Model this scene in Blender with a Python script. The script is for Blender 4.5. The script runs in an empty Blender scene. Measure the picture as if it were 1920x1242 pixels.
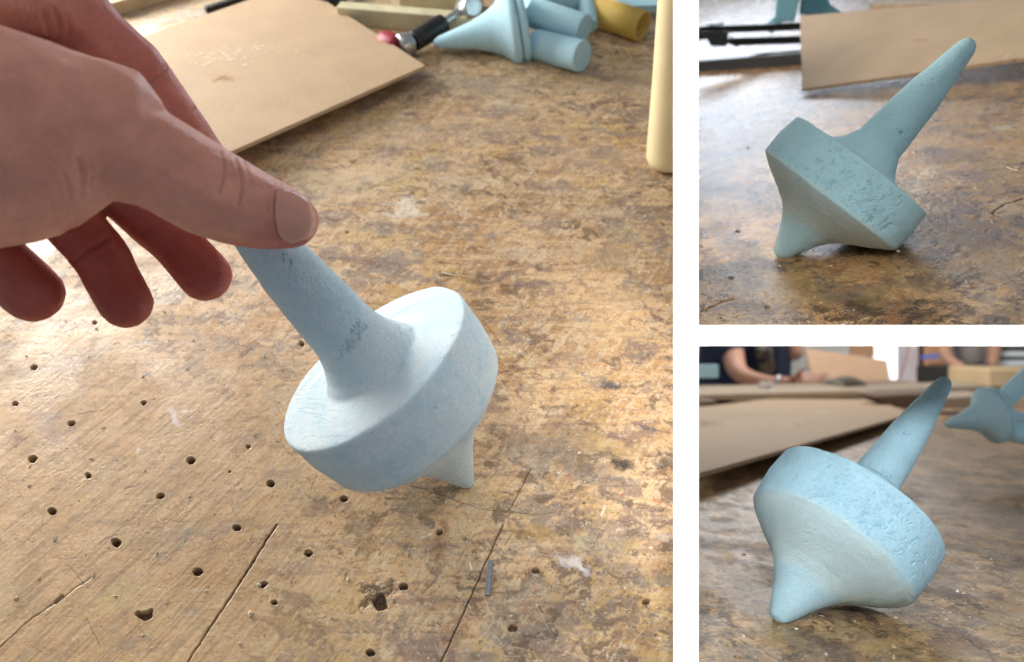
import bpy, bmesh, math, random
import numpy as np
from mathutils import Vector, Matrix
from mathutils.bvhtree import BVHTree
random.seed(4); RNG = np.random.default_rng(11)
S = bpy.context.scene; COL = S.collection

# ------------------------------------------------------------------ camera, world, lamps
F, CX, CY = 1400.0, 960.0, 621.0
def plane(yh, h):
    p = math.atan((CY - yh) / F)
    return dict(n=np.array([0, math.cos(p), math.sin(p)]), e=np.array([0, -math.sin(p), math.cos(p)]), a=np.array([1., 0, 0]), h=h, p=p)
PL = {1: plane(-900, .30), 3: plane(685, .112)}
_n = np.array([.1960, .8866, .4190]); _n /= np.linalg.norm(_n); _e = np.array([0, 0, 1.]) - _n[2] * _n; _e /= np.linalg.norm(_e)
PL[2] = dict(n=_n, e=_e, a=np.cross(_n, _e), h=.156)
N1, E1, P1 = PL[1]['n'], PL[1]['e'], PL[1]['p']
def W(X):                                        # camera axes (right, down, forward) -> world, bench 1 level at z = 0
    X = np.asarray(X, float)
    return np.stack([X[..., 0], X @ E1, .30 - X @ N1], -1)
def WV(d):                                       # a direction
    d = np.asarray(d, float)
    return np.stack([d[..., 0], d @ E1, -(d @ N1)], -1)
def ray(px, py):
    px = np.asarray(px, float); py = np.asarray(py, float)
    return np.stack([(px - CX) / F, (py - CY) / F, np.ones_like(px)], -1)
def at(px, py, d): return ray(px, py) * np.asarray(d)[..., None] if np.ndim(d) else ray(px, py) * d
def on(i, px, py, z=0.0):                        # camera-axes point standing z above bench i
    r = ray(px, py); q = PL[i]
    return r * ((q['h'] - z) / (r @ q['n']))[..., None]
def up(i): return -PL[i]['n']

cam = bpy.data.cameras.new('camera'); camo = bpy.data.objects.new('camera', cam); COL.objects.link(camo)
camo.location = (0, 0, .30); camo.rotation_euler = (math.pi / 2 - P1, 0, 0)
cam.sensor_width = 36; cam.lens = 36 * F / 1920; cam.clip_start = .01; cam.clip_end = 60
cam.dof.use_dof = True; cam.dof.focus_distance = .325; cam.dof.aperture_fstop = 9.5
S.camera = camo
world = bpy.data.worlds.new('World'); S.world = world; world.use_nodes = True
bg = world.node_tree.nodes['Background']; bg.inputs[0].default_value = (.86, .93, 1, 1); bg.inputs[1].default_value = .30
S.view_settings.view_transform = 'Standard'; S.view_settings.look = 'None'
S.view_settings.exposure = 0; S.view_settings.gamma = 1

def lamp(name, X, target, sx, sy, energy, col=(1, 1, 1), spread=180, updir=None):
    L = bpy.data.lights.new(name, 'AREA'); L.shape = 'RECTANGLE'; L.size = sx; L.size_y = sy
    L.energy = energy; L.color = col; L.spread = math.radians(spread)
    o = bpy.data.objects.new(name, L); COL.objects.link(o)
    P = Vector(W(X)); T = Vector(W(target)); z = (P - T).normalized()
    u = Vector(WV(updir if updir is not None else (0, -1, 0))); x = u.cross(z).normalized(); y = z.cross(x)
    m = Matrix((x, y, z)).transposed().to_4x4(); m.translation = P; o.matrix_world = m
    return o
lamp('window_light', (-.74, -.62, .62), (-.08, .02, .36), .5, .5, 16.5, (1, .96, .90))
lamp('room_light', (-.35, -.75, -.35), (.08, .05, .33), .7, .5, 2.3, (1, .97, .93))
lamp('far_window_light', (.70, -2.35, 2.8), (.18, -.1, .45), .9, .5, 26, (.80, .88, 1))
lamp('workshop_light', (.80, -.58, 2.3), (.45, .1, 1.2), .6, .3, 9, (1, .97, .93))
lamp('workshop_light', (1.15, -.72, 2.8), (1.6, .1, 4.2), .9, .4, 30, (1, .97, .93))
lamp('bench_lamp', (.0, -.17, -.14), (.175, .115, .36), .12, .08, .20, (.97, .98, 1), 44)
# four narrow strips that light only the face of the white divider, crossing it at a slant
def strip(cx_, cy_, half, vertical, sgn, energy):
    tz = .275; k = .62 * sgn; o_ = -.0024 * sgn
    if vertical: lamp('divider_lamp', (cx_ + o_ - k * .325, cy_, -.05), (cx_ + o_, cy_, tz), .0055, 2 * half, energy, (1, 1, 1), 1.2)
    else: lamp('divider_lamp', (cx_, cy_ + o_ * .8 - k * .325, -.05), (cx_, cy_ + o_ * .8, tz), 2 * half, .0045, energy, (1, 1, 1), 1.2)
for sg in (1, -1):
    strip(.06415, 0, .135, True, sg, .012)
    strip(.1310, .0017, .064, False, sg, .0055)

# ------------------------------------------------------------------ helpers
def tag(o, label=None, cat=None, group=None, kind=None):
    for k, v in (('label', label), ('category', cat), ('group', group), ('kind', kind)):
        if v: o[k] = v
    return o
def empty(name, X, label, cat, group=None):
    o = bpy.data.objects.new(name, None); COL.objects.link(o); o.location = W(X); o.empty_display_size = .01
    return tag(o, label, cat, group)
def mesh(name, V, Fc, mat, parent=None, smooth=True, X0=None, cam_axes=True):
    V = np.asarray(V, float)
    if cam_axes: V = W(V)
    if parent is not None: org = np.array(parent.matrix_world.translation if parent.parent is None else parent.matrix_world.translation)
    elif X0 is not None: org = W(X0)
    else: org = V.mean(0)
    if parent is not None:
        org = np.array(parent.location) if parent.parent is None else np.array(parent.parent.location) + np.array(parent.location)
    me = bpy.data.meshes.new(name)
    if isinstance(Fc, np.ndarray):
        V = V - org
        me.vertices.add(len(V)); me.vertices.foreach_set('co', V.astype(np.float32).ravel())
        k = Fc.shape[1]
        me.loops.add(Fc.size); me.loops.foreach_set('vertex_index', Fc.astype(np.int32).ravel())
        me.polygons.add(len(Fc)); me.polygons.foreach_set('loop_start', np.arange(0, Fc.size, k, dtype=np.int32))
        me.update(calc_edges=True)
    else:
        me.from_pydata([tuple(v) for v in V - org], [], [tuple(f) for f in Fc])
    me.polygons.foreach_set('use_smooth', [smooth] * len(me.polygons))
    me.materials.append(mat); me.update()
    o = bpy.data.objects.new(name, me); COL.objects.link(o)
    if parent is not None: o.parent = parent
    else: o.location = org
    return o
def recalc(o):
    bm = bmesh.new(); bm.from_mesh(o.data); bmesh.ops.recalc_face_normals(bm, faces=bm.faces); bm.to_mesh(o.data); bm.free(); return o
def attr(o, name, arr):
    a = o.data.color_attributes.new(name, 'FLOAT_COLOR', 'POINT')
    A = np.ones((len(arr), 4), np.float32); A[:, :3] = arr; a.data.foreach_set('color', A.ravel())
def bevel(o, w, seg=2, ang=30):
    recalc(o)
    bm = bmesh.new(); bm.from_mesh(o.data)
    es = [e for e in bm.edges if len(e.link_faces) == 2 and e.calc_face_angle() > math.radians(ang)]
    bmesh.ops.bevel(bm, geom=es, offset=w, segments=seg, affect='EDGES', profile=.5, clamp_overlap=True)
    bm.to_mesh(o.data); bm.free(); return o
def unit(v): v = np.asarray(v, float); return v / np.linalg.norm(v)
def bar_VF(A, B, upv, w, h, z0=0.0, w2=None):
    """box from A to B (camera axes), width w, height h standing on the line"""
    A, B, upv = np.array(A), np.array(B), unit(upv); s = unit(np.cross(unit(B - A), upv)); w2 = w if w2 is None else w2
    V = []
    for P, ww in ((A, w), (B, w2)):
        for a, b in ((-1, 0), (1, 0), (1, 1), (-1, 1)): V.append(P + s * a * ww / 2 + upv * (z0 + b * h))
    return V, [(0, 1, 2, 3), (7, 6, 5, 4), (0, 4, 5, 1), (1, 5, 6, 2), (2, 6, 7, 3), (3, 7, 4, 0)]
def bar(name, A, B, upv, w, h, mat, parent=None, z0=0.0, bev=.0006, w2=None):
    V, Fc = bar_VF(A, B, upv, w, h, z0, w2); return bevel(mesh(name, V, Fc, mat, parent, smooth=False), bev)
def slab(name, poly, nrm, th, mat, parent=None, bev=.0004, sub=0):
    """polygon (camera axes) extruded by th along -nrm"""
    poly = [np.array(p) for p in poly]; n = unit(nrm); k = len(poly)
    V = poly + [p - n * th for p in poly]
    Fc = [tuple(range(k)), tuple(range(2 * k - 1, k - 1, -1))] + [(i, i + k, (i + 1) % k + k, (i + 1) % k) for i in range(k)]
    o = mesh(name, V, Fc, mat, parent, smooth=False); recalc(o)
    return bevel(o, bev) if bev else o
def frame_for(d):
    d = unit(d); a = np.array([0, -1, 0]) if abs(d[1]) < .95 else np.array([1, 0, 0])
    x = unit(np.cross(a, d)); return x, np.cross(d, x), d
def revolve_VF(A, d, prof, seg=48, close=True):
    x, y, d = frame_for(d); th = np.linspace(0, 2 * np.pi, seg, endpoint=False); V = []
    for t, r in prof:
        V.append(np.asarray(A) + d * t + r * (np.cos(th)[:, None] * x + np.sin(th)[:, None] * y))
    V = np.concatenate(V); Fc = []
    for j in range(len(prof) - 1):
        for i in range(seg): Fc.append((j * seg + i, j * seg + (i + 1) % seg, (j + 1) * seg + (i + 1) % seg, (j + 1) * seg + i))
    if close: Fc.append(tuple(range(seg - 1, -1, -1))); Fc.append(tuple((len(prof) - 1) * seg + i for i in range(seg)))
    return V, Fc
def revolve(name, A, d, prof, mat, parent=None, seg=48, close=True, X0=None, smooth=True):
    V, Fc = revolve_VF(A, d, prof, seg, close); o = mesh(name, V, Fc, mat, parent, X0=X0, smooth=smooth); recalc(o)
    if smooth:
        for p in o.data.polygons:
            if len(p.vertices) > 4: p.use_smooth = False
    return o
def rod(name, A, B, r, mat, parent=None, r2=None, seg=24, b=None):
    A, B = np.array(A), np.array(B); L = np.linalg.norm(B - A); r2 = r if r2 is None else r2; b = min(r, r2) * .2 if b is None else b
    return revolve(name, A, B - A, [(0, r - b), (b * .3, r - b * .3), (b, r), (L - b, r2), (L - b * .3, r2 - b * .3), (L, r2 - b)], mat, parent, seg)

# value noise
def _h(i, j, s):
    n = (i * 374761393 + j * 668265263 + s * 974634777) & 0xffffffff
    n = ((n ^ (n >> 13)) * 1274126177) & 0xffffffff
    return ((n ^ (n >> 16)) & 0xffff) / 65535.0
def vnoise(x, y, s=0):
    xi = np.floor(x).astype(np.int64); yi = np.floor(y).astype(np.int64); fx = x - xi; fy = y - yi
    fx = fx * fx * (3 - 2 * fx); fy = fy * fy * (3 - 2 * fy)
    a = _h(xi, yi, s); b = _h(xi + 1, yi, s); c = _h(xi, yi + 1, s); d = _h(xi + 1, yi + 1, s)
    return (a * (1 - fx) + b * fx) * (1 - fy) + (c * (1 - fx) + d * fx) * fy
def fbm(x, y, s=0, o=4, g=.5):
    t = 0; a = 1; n = 0; c_, s_ = math.cos(.6), math.sin(.6)
    for k in range(o):
        t = t + a * vnoise(x, y, s + 17 * k); n += a; a *= g
        x, y = (x * c_ - y * s_) * 2.03 + 3.1, (x * s_ + y * c_) * 2.03 + 7.7
    return t / n
def ss(a, b, x): t = np.clip((x - a) / (b - a), 0, 1); return t * t * (3 - 2 * t)

# ------------------------------------------------------------------ materials
class NT:
    def __init__(s, name):
        s.m = bpy.data.materials.new(name); s.m.use_nodes = True; s.t = s.m.node_tree; s.b = s.t.nodes['Principled BSDF']
    def n(s, ty, **k):
        o = s.t.nodes.new(ty)
        for a, v in k.items(): setattr(o, a, v)
        return o
    def l(s, a, b): s.t.links.new(a, b)
    def coord(s, kind='Object'): return s.n('ShaderNodeTexCoord').outputs[kind]
    def noise(s, scale, det=4, rough=.55, vec=None, dist=0):
        o = s.n('ShaderNodeTexNoise'); o.inputs['Scale'].default_value = scale; o.inputs['Detail'].default_value = det
        o.inputs['Roughness'].default_value = rough; o.inputs['Distortion'].default_value = dist
        s.l(vec or s.coord(), o.inputs['Vector']); return o.outputs['Fac']
    def ramp(s, fac, stops):
        o = s.n('ShaderNodeValToRGB'); e = o.color_ramp.elements
        while len(e) < len(stops): e.new(.5)
        for q, (p, c) in zip(e, stops): q.position = p; q.color = (*c, 1) if len(c) == 3 else c
        s.l(fac, o.inputs[0]); return o.outputs[0]
    def mix(s, f, a, b, mode='MIX'):
        o = s.n('ShaderNodeMix', data_type='RGBA', blend_type=mode)
        for v, i in ((f, 0), (a, 6), (b, 7)):
            if hasattr(v, 'is_output'): s.l(v, o.inputs[i])
            elif i == 0: o.inputs[0].default_value = v
            else: o.inputs[i].default_value = (*v, 1)
        return o.outputs[2]
    def maprange(s, f, a, b, c, d):
        o = s.n('ShaderNodeMapRange'); s.l(f, o.inputs[0])
        for i, v in enumerate((a, b, c, d)): o.inputs[i + 1].default_value = v
        return o.outputs[0]
    def bump(s, h, st, dist, prev=None):
        o = s.n('ShaderNodeBump'); o.inputs['Strength'].default_value = st; o.inputs['Distance'].default_value = dist
        s.l(h, o.inputs['Height'])
        if prev is not None: s.l(prev, o.inputs['Normal'])
        s.l(o.outputs[0], s.b.inputs['Normal']); return o.outputs[0]
def simple(name, col, rough=.6, var=.12, scale=120, bumps=.2, metal=0, spec=.5, sss=0):
    m = NT(name); f = m.noise(scale, 5)
    a = tuple(c * (1 - var) for c in col); b = tuple(min(1, c * (1 + var)) for c in col)
    m.l(m.ramp(f, [(.3, a), (.7, b)]), m.b.inputs['Base Color'])
    m.l(m.maprange(f, .3, .7, rough * .85, min(1, rough * 1.15)), m.b.inputs['Roughness'])
    m.b.inputs['Metallic'].default_value = metal; m.b.inputs['Specular IOR Level'].default_value = spec
    if bumps: m.bump(m.noise(scale * 3, 4), bumps, .0005)
    return m.m
def bench_mat(name, rlo, rhi, bs=1.0):
    m = NT(name); a = m.n('ShaderNodeAttribute', attribute_name='Col').outputs['Color']
    g = m.n('ShaderNodeAttribute', attribute_name='Gloss').outputs['Color']
    c = m.coord(); f = m.noise(2600, 6, .65, c); f2 = m.noise(600, 5, .6, c)
    k = m.mix(.75, a, m.ramp(f, [(.25, (.62, .60, .58)), (.5, (1, 1, 1)), (.8, (1.28, 1.3, 1.32))]), 'MULTIPLY')
    k = m.mix(.6, k, m.ramp(f2, [(.3, (.75, .73, .7)), (.6, (1.1, 1.1, 1.1))]), 'MULTIPLY')
    m.l(k, m.b.inputs['Base Color'])
    sep = m.n('ShaderNodeSeparateColor'); m.l(g, sep.inputs[0])
    m.l(m.maprange(sep.outputs[0], 0, 1, rhi, rlo), m.b.inputs['Roughness'])
    m.b.inputs['Specular IOR Level'].default_value = .5
    p = m.bump(f2, .14 * bs, .0006); m.bump(f, min(1, .4 * bs), .00025, p)
    return m.m
def foam_mat(name, bump=.5):
    m = NT(name); a = m.n('ShaderNodeAttribute', attribute_name='Col').outputs['Color']
    c = m.coord(); f = m.noise(1500, 6, .8, c)
    m.l(m.mix(1.0, a, m.ramp(f, [(.3, (.80, .84, .87)), (.7, (1.12, 1.10, 1.08))]), 'MULTIPLY'), m.b.inputs['Base Color'])
    m.b.inputs['Roughness'].default_value = .85; m.b.inputs['Specular IOR Level'].default_value = .25
    m.b.inputs['Subsurface Weight'].default_value = .15; m.b.inputs['Subsurface Radius'].default_value = (.6, .9, 1)
    m.b.inputs['Subsurface Scale'].default_value = .004
    m.bump(f, bump, .0006); return m.m
def card_mat(name, col=(.50, .36, .23), scuff=True, sc=1.0):
    m = NT(name); c = m.coord()
    mp = m.n('ShaderNodeMapping'); mp.inputs['Scale'].default_value = (1, 5, 1); mp.inputs['Rotation'].default_value = (0, 0, .25); m.l(c, mp.inputs[0])
    f = m.noise(700 * sc, 6, .7, c); g = m.noise(30 * sc, 4, .5, c)
    k = m.ramp(f, [(.25, tuple(v * .8 for v in col)), (.55, col), (.8, tuple(min(1, v * 1.2) for v in col))])
    k = m.mix(.5, k, m.ramp(g, [(.3, (.85, .84, .82)), (.7, (1.08, 1.08, 1.08))]), 'MULTIPLY')
    fl = m.noise(2200 * sc, 2, .5, c); k = m.mix(m.maprange(fl, .68, .74, 0, .6), k, (.25, .16, .09))
    m.l(k, m.b.inputs['Base Color']); m.b.inputs['Roughness'].default_value = .7; m.b.inputs['Specular IOR Level'].default_value = .3
    m.bump(f, .3, .0004); return m.m
M_foam = foam_mat('blue_foam', .8); 
M_white = simple('white_board', (.9, .9, .9), .9, .01, 20, 0, spec=.1)
M_card = card_mat('cardboard'); M_card_far = card_mat('cardboard_far', (.52, .34, .22), sc=.2)
M_core = simple('cardboard_edge', (.20, .13, .08), .9)
M_black = simple('black_steel', (.025, .024, .024), .38, .3, 300, .5, metal=.3)
M_steel = simple('steel', (.5, .5, .5), .3, .15, 200, .2, metal=.9)
M_cream = simple('cream_wood', (.58, .53, .34), .6, .15, 60, .3)
M_wood = simple('pale_wood', (.52, .38, .24), .7, .18, 50, .4)
M_red = simple('red_plastic', (.30, .012, .03), .5, .1, 60, 0)
M_yel = simple('yellow_foam', (.62, .42, .10), .7, .1, 120, .3)
M_bottle = simple('bottle_plastic', (.90, .76, .46), .38, .04, 40, .05, spec=.4)
M_foamplain = simple('light_blue_foam', (.44, .68, .78), .85, .06, 300, .4, spec=.2)
M_tealfoam = simple('teal_blue_foam', (.23, .46, .52), .85, .1, 300, .4, spec=.2)

# ------------------------------------------------------------------ the white divider
dv = empty('divider', at(1286, 630, .275), 'white divider board shaped like a sideways T between the three workbenches', 'divider')
def wedge(name, x0, x1, y0, y1, z0, z1):
    V = [at(x, y, z) for z in (z0, z1) for x, y in ((x0, y0), (x1, y0), (x1, y1), (x0, y1))]
    return recalc(mesh(name, V, [(0, 1, 2, 3), (7, 6, 5, 4), (0, 4, 5, 1), (1, 5, 6, 2), (2, 6, 7, 3), (3, 7, 4, 0)], M_white, dv, smooth=False))
wedge('upright_board', 1262.5, 1310, -60, 1300, .275, .40)
wedge('cross_board', 1309, 1990, 610, 649, .2751, .301)

# ------------------------------------------------------------------ workbenches
class Bench:
    def __init__(s, i, x0, x1, y0, y1, nx, ny):
        s.i = i; q = PL[i]
        s.px, s.py = np.meshgrid(np.linspace(x0, x1, nx), np.linspace(y0, y1, ny)); s.nx, s.ny = nx, ny
        s.X = on(i, s.px, s.py); s.s = s.X @ q['a']; s.t = s.X @ q['e']
        s.z = np.zeros_like(s.s); s.c = None; s.g = np.zeros_like(s.s)
        s.k = F / s.X[..., 2]                                         # px per metre
        w = fbm(s.s * 260, s.t * 260, 5, 3) - .5; w2 = fbm(s.s * 260 + 9, s.t * 260 + 4, 6, 3) - .5
        s.wx, s.wy = w, w2; s.wf = fbm(s.s * 900, s.t * 900, 8, 4, .65)
    def pxs(s, x, y, rx, ry, ang=0, wob=.8):
        """organic patch mask centred where pixel x, y meets the bench: 1 inside"""
        dx = s.px - x; dy = s.py - y; c_, s_ = math.cos(math.radians(ang)), math.sin(math.radians(ang))
        u = (dx * c_ + dy * s_) / rx; v = (-dx * s_ + dy * c_) / ry
        u = u + s.wx * wob * 2.4; v = v + s.wy * wob * 2.4
        m = 1 - ss(.45, 1.2, np.hypot(u, v) + (s.wf - .5) * 1.3)
        return m * (.55 + .45 * ss(.35, .55, s.wf))
    def paint(s, m, col): s.c = s.c * (1 - m[..., None]) + np.array(col) * m[..., None]
    def line(s, pts, w, depth, col, a=1.0):
        pts = np.array(pts, float); d = np.full(s.px.shape, 1e9)
        lo, hi = pts.min(0) - 12, pts.max(0) + 12
        sx = (s.px[0] > lo[0]) & (s.px[0] < hi[0]); sy = (s.py[:, 0] > lo[1]) & (s.py[:, 0] < hi[1])
        if not sx.any() or not sy.any(): return
        a0, a1 = np.where(sy)[0][[0, -1]]; b0, b1 = np.where(sx)[0][[0, -1]]; sl = (slice(a0, a1 + 1), slice(b0, b1 + 1))
        X = s.px[sl] + s.wx[sl] * 4; Y = s.py[sl] + s.wy[sl] * 4; D = np.full(X.shape, 1e9)
        for p, q in zip(pts[:-1], pts[1:]):
            v = q - p; t = np.clip(((X - p[0]) * v[0] + (Y - p[1]) * v[1]) / (v @ v + 1e-9), 0, 1)
            D = np.minimum(D, np.hypot(X - p[0] - t * v[0], Y - p[1] - t * v[1]))
        m = (1 - ss(w * .5, w * 1.1 + .6, D)) * a
        s.c[sl] = s.c[sl] * (1 - m[..., None]) + np.array(col) * m[..., None]; s.z[sl] -= depth * m
    def hole(s, x, y, r, depth=.004, ragged=.25, squash=.78, rim=True):
        r *= .88; ragged += .12; tone = .8 + (x * 7.13 % 1.0) * .9
        sx = np.abs(s.px[0] - x) < r * 2.6; sy = np.abs(s.py[:, 0] - y) < r * 2.6
        if not sx.any() or not sy.any(): return
        a0, a1 = np.where(sy)[0][[0, -1]]; b0, b1 = np.where(sx)[0][[0, -1]]; sl = (slice(a0, a1 + 1), slice(b0, b1 + 1))
        d = np.hypot(s.px[sl] - x, (s.py[sl] - y) / squash) / r + s.wx[sl] * ragged * 2
        m = 1 - ss(.8, 1.05, d)
        if rim:
            q = (1 - ss(1.15, 1.6, d)) * (1 - m); s.c[sl] = s.c[sl] * (1 - .25 * q[..., None]) + np.array((.55, .40, .24)) * .25 * q[..., None]
            s.z[sl] += .00008 * q
        s.z[sl] -= depth * m; s.c[sl] = s.c[sl] * (1 - m[..., None]) + np.array((.10, .06, .035)) * tone * m[..., None]
    def build(s, name, mat, parent_label):
        q = PL[s.i]; X = s.X + up(s.i) * s.z[..., None]
        V = X.reshape(-1, 3); nx, ny = s.nx, s.ny
        idx = np.arange(nx * ny).reshape(ny, nx)
        Fc = np.stack([idx[:-1, :-1], idx[1:, :-1], idx[1:, 1:], idx[:-1, 1:]], -1).reshape(-1, 4)
        ring = np.concatenate([idx[0, :], idx[1:, -1], idx[-1, -2::-1], idx[-2:0:-1, 0]]); n0 = len(V); k = len(ring)
        V2 = V[ring] + q['n'] * (.004 if s.i == 2 else .018)
        j = np.arange(k); sk = np.stack([ring[j], ring[(j + 1) % k], n0 + (j + 1) % k, n0 + j], -1)
        root = empty(name, V[len(V) // 2], *parent_label)
        o = mesh('bench_top', np.concatenate([V, V2]), np.concatenate([Fc, sk]), mat, root)
        cc = np.concatenate([s.c.reshape(-1, 3), np.tile((.3, .2, .12), (k, 1))]); attr(o, 'Col', np.clip(cc, 0, 1))
        gg = np.concatenate([s.g.reshape(-1), np.zeros(k)]); attr(o, 'Gloss', np.repeat(gg[:, None], 3, 1))
        s.root = root; return o

TAN = np.array((.63, .41, .215)); TAN2 = np.array((.48, .285, .13)); DARK = np.array((.13, .075, .045)); PURP = np.array((.23, .165, .15))
YEL = np.array((.52, .34, .10)); PALE = np.array((.70, .56, .38)); GREY = np.array((.30, .26, .22))
def wood(b, gang, seed, dark=1.0, horiz=0.0, stretch=1.0, sc=1.0):
    """worn plywood: gang = grain direction on the bench, in degrees"""
    s, t = b.s * sc, b.t * sc / stretch; S1 = seed
    c_, s_ = math.cos(math.radians(gang)), math.sin(math.radians(gang))
    gu = s * c_ + t * s_; gv = -s * s_ + t * c_
    wx = fbm(s * 90, t * 90, S1 + 1, 4) - .5; wy = fbm(s * 90 + 5, t * 90 + 2, S1 + 2, 4) - .5
    base = fbm(s * 35 + wx, t * 45 + wy, S1 + 3, 6, .6)
    b.c = TAN2 + (TAN - TAN2) * ss(.34, .56, base)[..., None]
    g1 = fbm(gu * 40, gv * 1300, S1 + 4, 4, .65); b.c = b.c * (0.72 + .56 * g1)[..., None]
    big = fbm(s * 14 + 3, t * 18 + 1, S1 + 41, 3); b.c = b.c * (.74 + .52 * big)[..., None]
    pl = fbm(gu * 110 + wx * 1.5, gv * 520 + wy * 1.5, S1 + 5, 5, .62); b.paint(ss(.56, .66, pl) * .60, PALE); b.z += ss(.56, .6, pl) * .00003
    hs = fbm(s * 60 + wx * 2, t * 420, S1 + 6, 5, .6); b.paint(ss(.55, .68, hs) * .5 * horiz, PURP); b.paint(ss(.44, .34, hs) * .45 * horiz, PALE)
    ye = fbm(s * 28 + wx, t * 40 + wy, S1 + 7, 6, .62); b.paint(ss(.55, .70, ye) * .42, YEL * 1.1)
    st = fbm(s * 55 + wx * 2, t * 85 + wy * 2, S1 + 8, 6, .68); b.paint(np.clip(ss(.56 - .03 * dark, .68, st) * .75 * dark, 0, .9), PURP * .9)
    st2 = fbm(s * 130 + wx * 2, t * 190 + wy * 2, S1 + 9, 6, .68); reg = fbm(s * 22, t * 22, S1 + 19, 3)
    b.paint(np.clip(ss(.60, .70, st2 + (reg - .5) * .35) * .85 * dark, 0, .9), DARK)
    gr = fbm(s * 45 + 7 + wx * 1.5, t * 70 + wy * 1.5, S1 + 10, 6, .66); b.paint(ss(.58, .70, gr) * .5, GREY)
    ir = np.maximum(0, 1 - np.abs(fbm(gu * 70 + wx, gv * 600 + wy, S1 + 11, 3) - .5) * 42); rr = ss(.5, .6, fbm(s * 60, t * 60, S1 + 12, 3))
    b.paint(ir * rr * .65, DARK * 1.2); b.z -= ir * rr * .00006
    ir = np.maximum(0, 1 - np.abs(fbm(gu * 500 + wx, gv * 120 + wy, S1 + 21, 3) - .5) * 34); rr = ss(.5, .6, fbm(s * 80, t * 80, S1 + 22, 3))
    b.paint(ir * rr * .28, PALE * 1.1)
    sp = fbm(s * 700, t * 900, S1 + 13, 2); b.paint(ss(.80, .86, sp) * .7, DARK); b.paint(ss(.20, .15, sp) * .7, (.75, .66, .52))
    b.z += (fbm(s * 300, t * 420, S1 + 14, 4) - .5) * .00010 + (fbm(gu * 90, gv * 500, S1 + 15, 3) - .5) * .00004
    ch = fbm(s * 330 + wx * 2, t * 520 + wy * 2, S1 + 31, 5, .68); b.paint(ss(.63, .70, ch) * .55, DARK * 1.5); b.paint(ss(.36, .29, ch) * .45, PALE * 1.05); b.z -= ss(.63, .70, ch) * .00006
    b.g = np.clip(.5 + (fbm(s * 60, t * 60, S1 + 16, 4) - .5) * 3 - ss(.56, .66, pl) * .4, 0, 1)
def scratches(b, n, box, lmin, lmax, angs, seed):
    r = random.Random(seed)
    for _ in range(int(n * 1.6)):
        x, y = r.uniform(box[0], box[2]), r.uniform(box[1], box[3]); a = math.radians(r.choice(angs) + r.gauss(0, 12)); L = r.uniform(lmin, lmax) * r.random() ** .5
        k = r.random(); col = DARK if k < .45 else (PALE if k < .8 else PURP)
        p2 = (x + math.cos(a) * L * .5 + r.gauss(0, 2), y - math.sin(a) * L * .5 + r.gauss(0, 2))
        b.line([(x, y), p2, (x + math.cos(a) * L, y - math.sin(a) * L)], r.uniform(.3, .9), .00005, col, r.uniform(.25, .8))

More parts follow.
